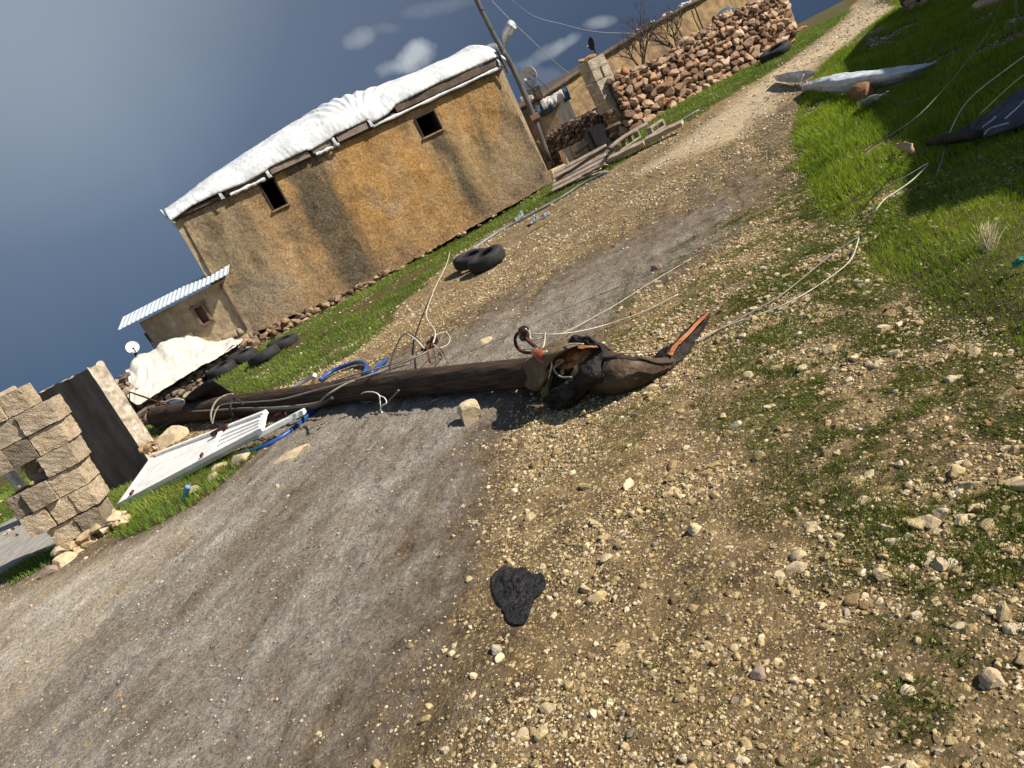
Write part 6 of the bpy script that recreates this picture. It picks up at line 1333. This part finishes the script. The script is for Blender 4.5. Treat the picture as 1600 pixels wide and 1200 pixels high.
for (c, lab, mt, sd) in ((((803, 340), (815, 328), (818, 334), (806, 346)), 'whitish plastic scrap lying in the grass above the grey pipe', M_GREYPIPE, 3), (((826, 344), (838, 336), (841, 341), (829, 350)), 'grey sheet scrap lying under the grey pipe', M_GREYPIPE, 4), (((843, 337), (856, 328), (858, 334), (846, 341)), 'second grey scrap further along the grey pipe', M_GALV, 5)):
    A = path((c[0][0], c[0][1], .06), (c[1][0], c[1][1], .09)); B = path((c[3][0], c[3][1], .03), (c[2][0], c[2][1], .05)); o = sheet('scrap', [A, B], mt, 14, 10, .03, 3, (1, 1), .006, seed=sd); tag(o, lab, 'scrap')
tyre(tuple(G(1216, 90)+Vector((.08, .22, .13))), .36, .19, math.radians(3), math.radians(-10), .3, 'dark tyre leaning at the foot of the stone wall by the road')
rock(1213, 98, .05, 'small dark lump on the road edge below the leaning tyre', M_DARKROCK, 1.3, .8, 44)
rock(1235, 62, .22, 'large reddish boulder fallen at the far end of the stone wall', M_WALLROCK, 1.5, .7, 45)
rock(1252, 47, .16, 'grey brown stone beyond the far end of the stone wall', M_WALLROCK, 1.5, .7, 46)
# ---------------------------------------------------------------- things on the grass bank
o = sheet('metal_sheet', [path((1252, 132, .16), (1300, 118, .22), (1360, 110, .24), (1420, 102, .22), (1464, 97, .14)), path((1252, 137, .12), (1300, 127, .22), (1360, 120, .23), (1420, 112, .20), (1462, 101, .11)),
                          path((1256, 141, .04), (1300, 142, .08), (1350, 138, .08), (1400, 128, .08), (1440, 116, .06)), path((1262, 143, .0), (1300, 147, .01), (1350, 144, .01), (1400, 133, .02), (1436, 121, .02))], M_FAIR, 120, 40, .018, 5, (2, 1), .010, seed=3); tag(o, 'long curved pale grey metal sheet lying on the grass bank', 'metal sheet')
o = sheet('metal_sheet', [path((1211, 119, .18), (1232, 114, .22), (1262, 110, .22), (1275, 112, .16)), path((1211, 123, .10), (1232, 121, .14), (1258, 119, .14), (1270, 118, .10)), path((1213, 127, .02), (1230, 129, .03), (1248, 129, .03), (1258, 127, .03))], M_FAIR, 50, 24, .015, 4, (2, 1), .010, seed=5); tag(o, 'shorter grey metal sheet lying at the road edge of the bank', 'metal sheet')
m = MB(); m.tube(path((1250, 134, .12), (1253, 124, .2), (1256, 117, .26)), .012, 5); tag(m.build('metal_strip', M_WHITEMETAL), 'white metal strip between the two grey sheets', 'strip')
rock(1350, 158, .15, 'rounded rusty brown rock in front of the long grey metal sheet', rock_mat('rust_brown_rock', [(0, (.13, .06, .03)), (1, (.26, .13, .07))], 40, .01, 10), 1.3, 1.3, 51, .6)
o = sheet('sheet_scrap', [path((1346, 160, .16), (1368, 152, .16), (1390, 145, .18)), path((1342, 170, .02), (1362, 164, .03), (1388, 150, .10))], M_FAIR, 24, 12, .03, 4, (1, 1), .008, seed=2); tag(o, 'torn grey sheet scrap beside the rusty brown rock', 'scrap')
o = sheet('wood_chip', [path((1400, 226, .11), (1412, 222, .13), (1424, 224, .12)), path((1402, 232, .07), (1414, 236, .07), (1427, 240, .06), (1430, 238, .06))], M_CORK, 16, 10, .008, 4, (1, 1), .015, seed=2); tag(o, 'tan broken wood chip lying in the grass of the bank', 'wood chip')
root = thing('dark_panel', gz(1530, 200), 'slate blue ribbed panel half buried in the shaded grass at the right edge', 'panel')
q = [path((1500, 208, .08), (1560, 166, .15), (1600, 136, .17), (1660, 96, .20)), path((1472, 220, .04), (1540, 212, .06), (1610, 188, .07), (1680, 150, .08))]
o = sheet('panel', [q[0], [a.lerp(b, .33) for a, b in zip(*q)], [a.lerp(b, .66) for a, b in zip(*q)], q[1]], M_PANEL, 80, 40, .015, 4, (1, 1), .02, seed=4); adopt(o, root)
m = MB(); m.tube(path((1448, 224, .03), (1475, 219, .08), (1510, 212, .14), (1530, 210, .16)), lambda t: .025+.018*math.sin(t*3), 10); adopt(m.build('front_rail', M_BLACKCL, smooth=True), root)
for pts in (((1535, 199, .12), (1550, 188, .145), (1556, 182, .155)), ((1570, 186, .13), (1588, 170, .16), (1602, 156, .17)), ((1538, 211, .08), (1545, 202, .10), (1560, 197, .11), (1575, 193, .12))):
    m = MB(); m.tube(path(*pts), .006, 5); adopt(m.build('rib', M_FAIR), root)
bank_w = 'wires strung over the grass bank'
wire('wire', 'long pale wire slanting down the grass bank from the upper right', path((1575, -20, .9), (1545, 50, .55), (1500, 110, .38), (1470, 145, .30), (1430, 185, .22), (1385, 215, .16), (1350, 238, .10)), .0045, M_CABLE)
wire('wire', 'pale wire hanging in a curve to the front rail of the dark panel', path((1640, 60, .6), (1560, 118, .45), (1520, 150, .32), (1500, 175, .22), (1485, 205, .14), (1480, 215, .10)), .005, M_WIRE)
wire('wire', 'thin wire rising along the dark panel', path((1640, 90, .6), (1590, 125, .40), (1560, 152, .30), (1530, 180, .22)), .004, M_WIRE)
wire('wire', 'thin wire sinking into the grass below the dark panel', path((1476, 232, .06), (1472, 250, .12), (1462, 278, .05)), .004, M_CABLE)
wire('wire', 'coiled wire arc at the upper right corner of the bank', path((1590, -20, .9), (1588, 10, .7), (1594, 28, .6), (1610, 40, .5)), .006, M_CABLE)
rock(1583, 34, .075, 'pale grey stone in the shaded grass near the upper right corner', M_PALEROCK, 1.5, .5, 52)
rock(1545, 8, .16, 'brown slab of stone at the top edge of the bank', M_CORK, 1.6, .7, 53)
rock(1395, 189, .05, 'pale stone half sunk in grass left of the wood chip', M_PALEROCK, 1.4, .6, 54)
P_ = VPlane(G(1408, 22), G(1500, -8)); rock_wall('rubble_pile', 'reddish rubble pile at the top edge where road meets bank', P_, 2.0, lambda u: zs(*P_.at(u, 0, 0).xy)-.05, lambda u: zs(*P_.at(u, 0, 0).xy)+.5, .13, M_WALLROCK, 31, thick=.6, cat='rubble')
def tuft():
    g_ = gz(1545, 395); rng = random.Random(3); m = MB()
    for k in range(90):
        a = rng.gauss(.6, .35); h = rng.uniform(.06, .15); L = rng.uniform(.05, .14); b0 = g_+Vector((rng.gauss(0, .012), rng.gauss(0, .012), -.005)); e = b0+Vector((math.cos(a)*L, math.sin(a)*L, h)); mid = b0.lerp(e, .55)+Vector((0, 0, h*.22))
        m.tube([b0, mid, e], lambda t: .0016*(1.1-t), 3, False, 2)
    tag(m.build('dry_grass_tuft', M_STRAW), 'dry straw coloured grass tuft in the green bank at the right edge', 'grass tuft')
tuft()
o = sheet('teal_rag', [path((1578, 412, .05), (1592, 404, .07), (1612, 398, .06)), path((1582, 420, .03), (1595, 414, .04), (1612, 408, .04))], M_TEAL, 24, 14, .015, 6, (1, 1), .004, seed=2); tag(o, 'teal rag lying in the grass at the right edge', 'cloth')
# ---------------------------------------------------------------- left margin
def conc():
    P = [G(a, b) for a, b in ((-60, 890), (-60, 852), (0, 822), (56, 796), (112, 806), (122, 824), (95, 850), (45, 872), (0, 897))]
    m = MB(); k = len(P); t = [Vector((p.x, p.y, zs(p.x, p.y)+.03)) for p in P]; b = [p-Vector((0, 0, .1)) for p in t]
    m.add(t+b, [tuple(range(k))]+[(i, (i+1) % k, k+(i+1) % k, k+i) for i in range(k)]); o = m.build('concrete_path', M_CONCPATH, bevel=.008); tag(o, 'worn concrete strip behind the block pillar', kind='structure')
conc()
# ---------------------------------------------------------------- neighbour's wall outside the right of the frame: it shades the bank
def shade_house():
    root = thing('neighbour_house', (11, 7, .1), 'plain ochre neighbour house standing just outside the right of the frame', 'house')
    m = MB(); A = Vector((12.5, 14.0, 0)); B = Vector((5.6, 0.2, 0)); e = B-A; n = Vector((-e.y, e.x, 0)).normalized(); n = n if n.x > 0 else -n
    V = []; pr = [(0, 2.8), (.10, 3.45), (.22, 3.75), (.42, 3.5), (.66, 3.42), (.78, 3.62), (.80, 3.26), (.86, 3.15), (1, 3.1)]
    for s_, h in pr: p = A+e*s_; q = p+n*3; V += [(p.x, p.y, -.3), (q.x, q.y, -.3), (q.x, q.y, h), (p.x, p.y, h)]
    k = len(pr); F = [(0, 1, 2, 3), (4*k-1, 4*k-2, 4*k-3, 4*k-4)]
    for i in range(k-1):
        for j in range(4): F.append((i*4+j, (i+1)*4+j, (i+1)*4+(j+1) % 4, i*4+(j+1) % 4))
    m.add(V, F); adopt(m.build('wall', M_BARN), root)
shade_house()
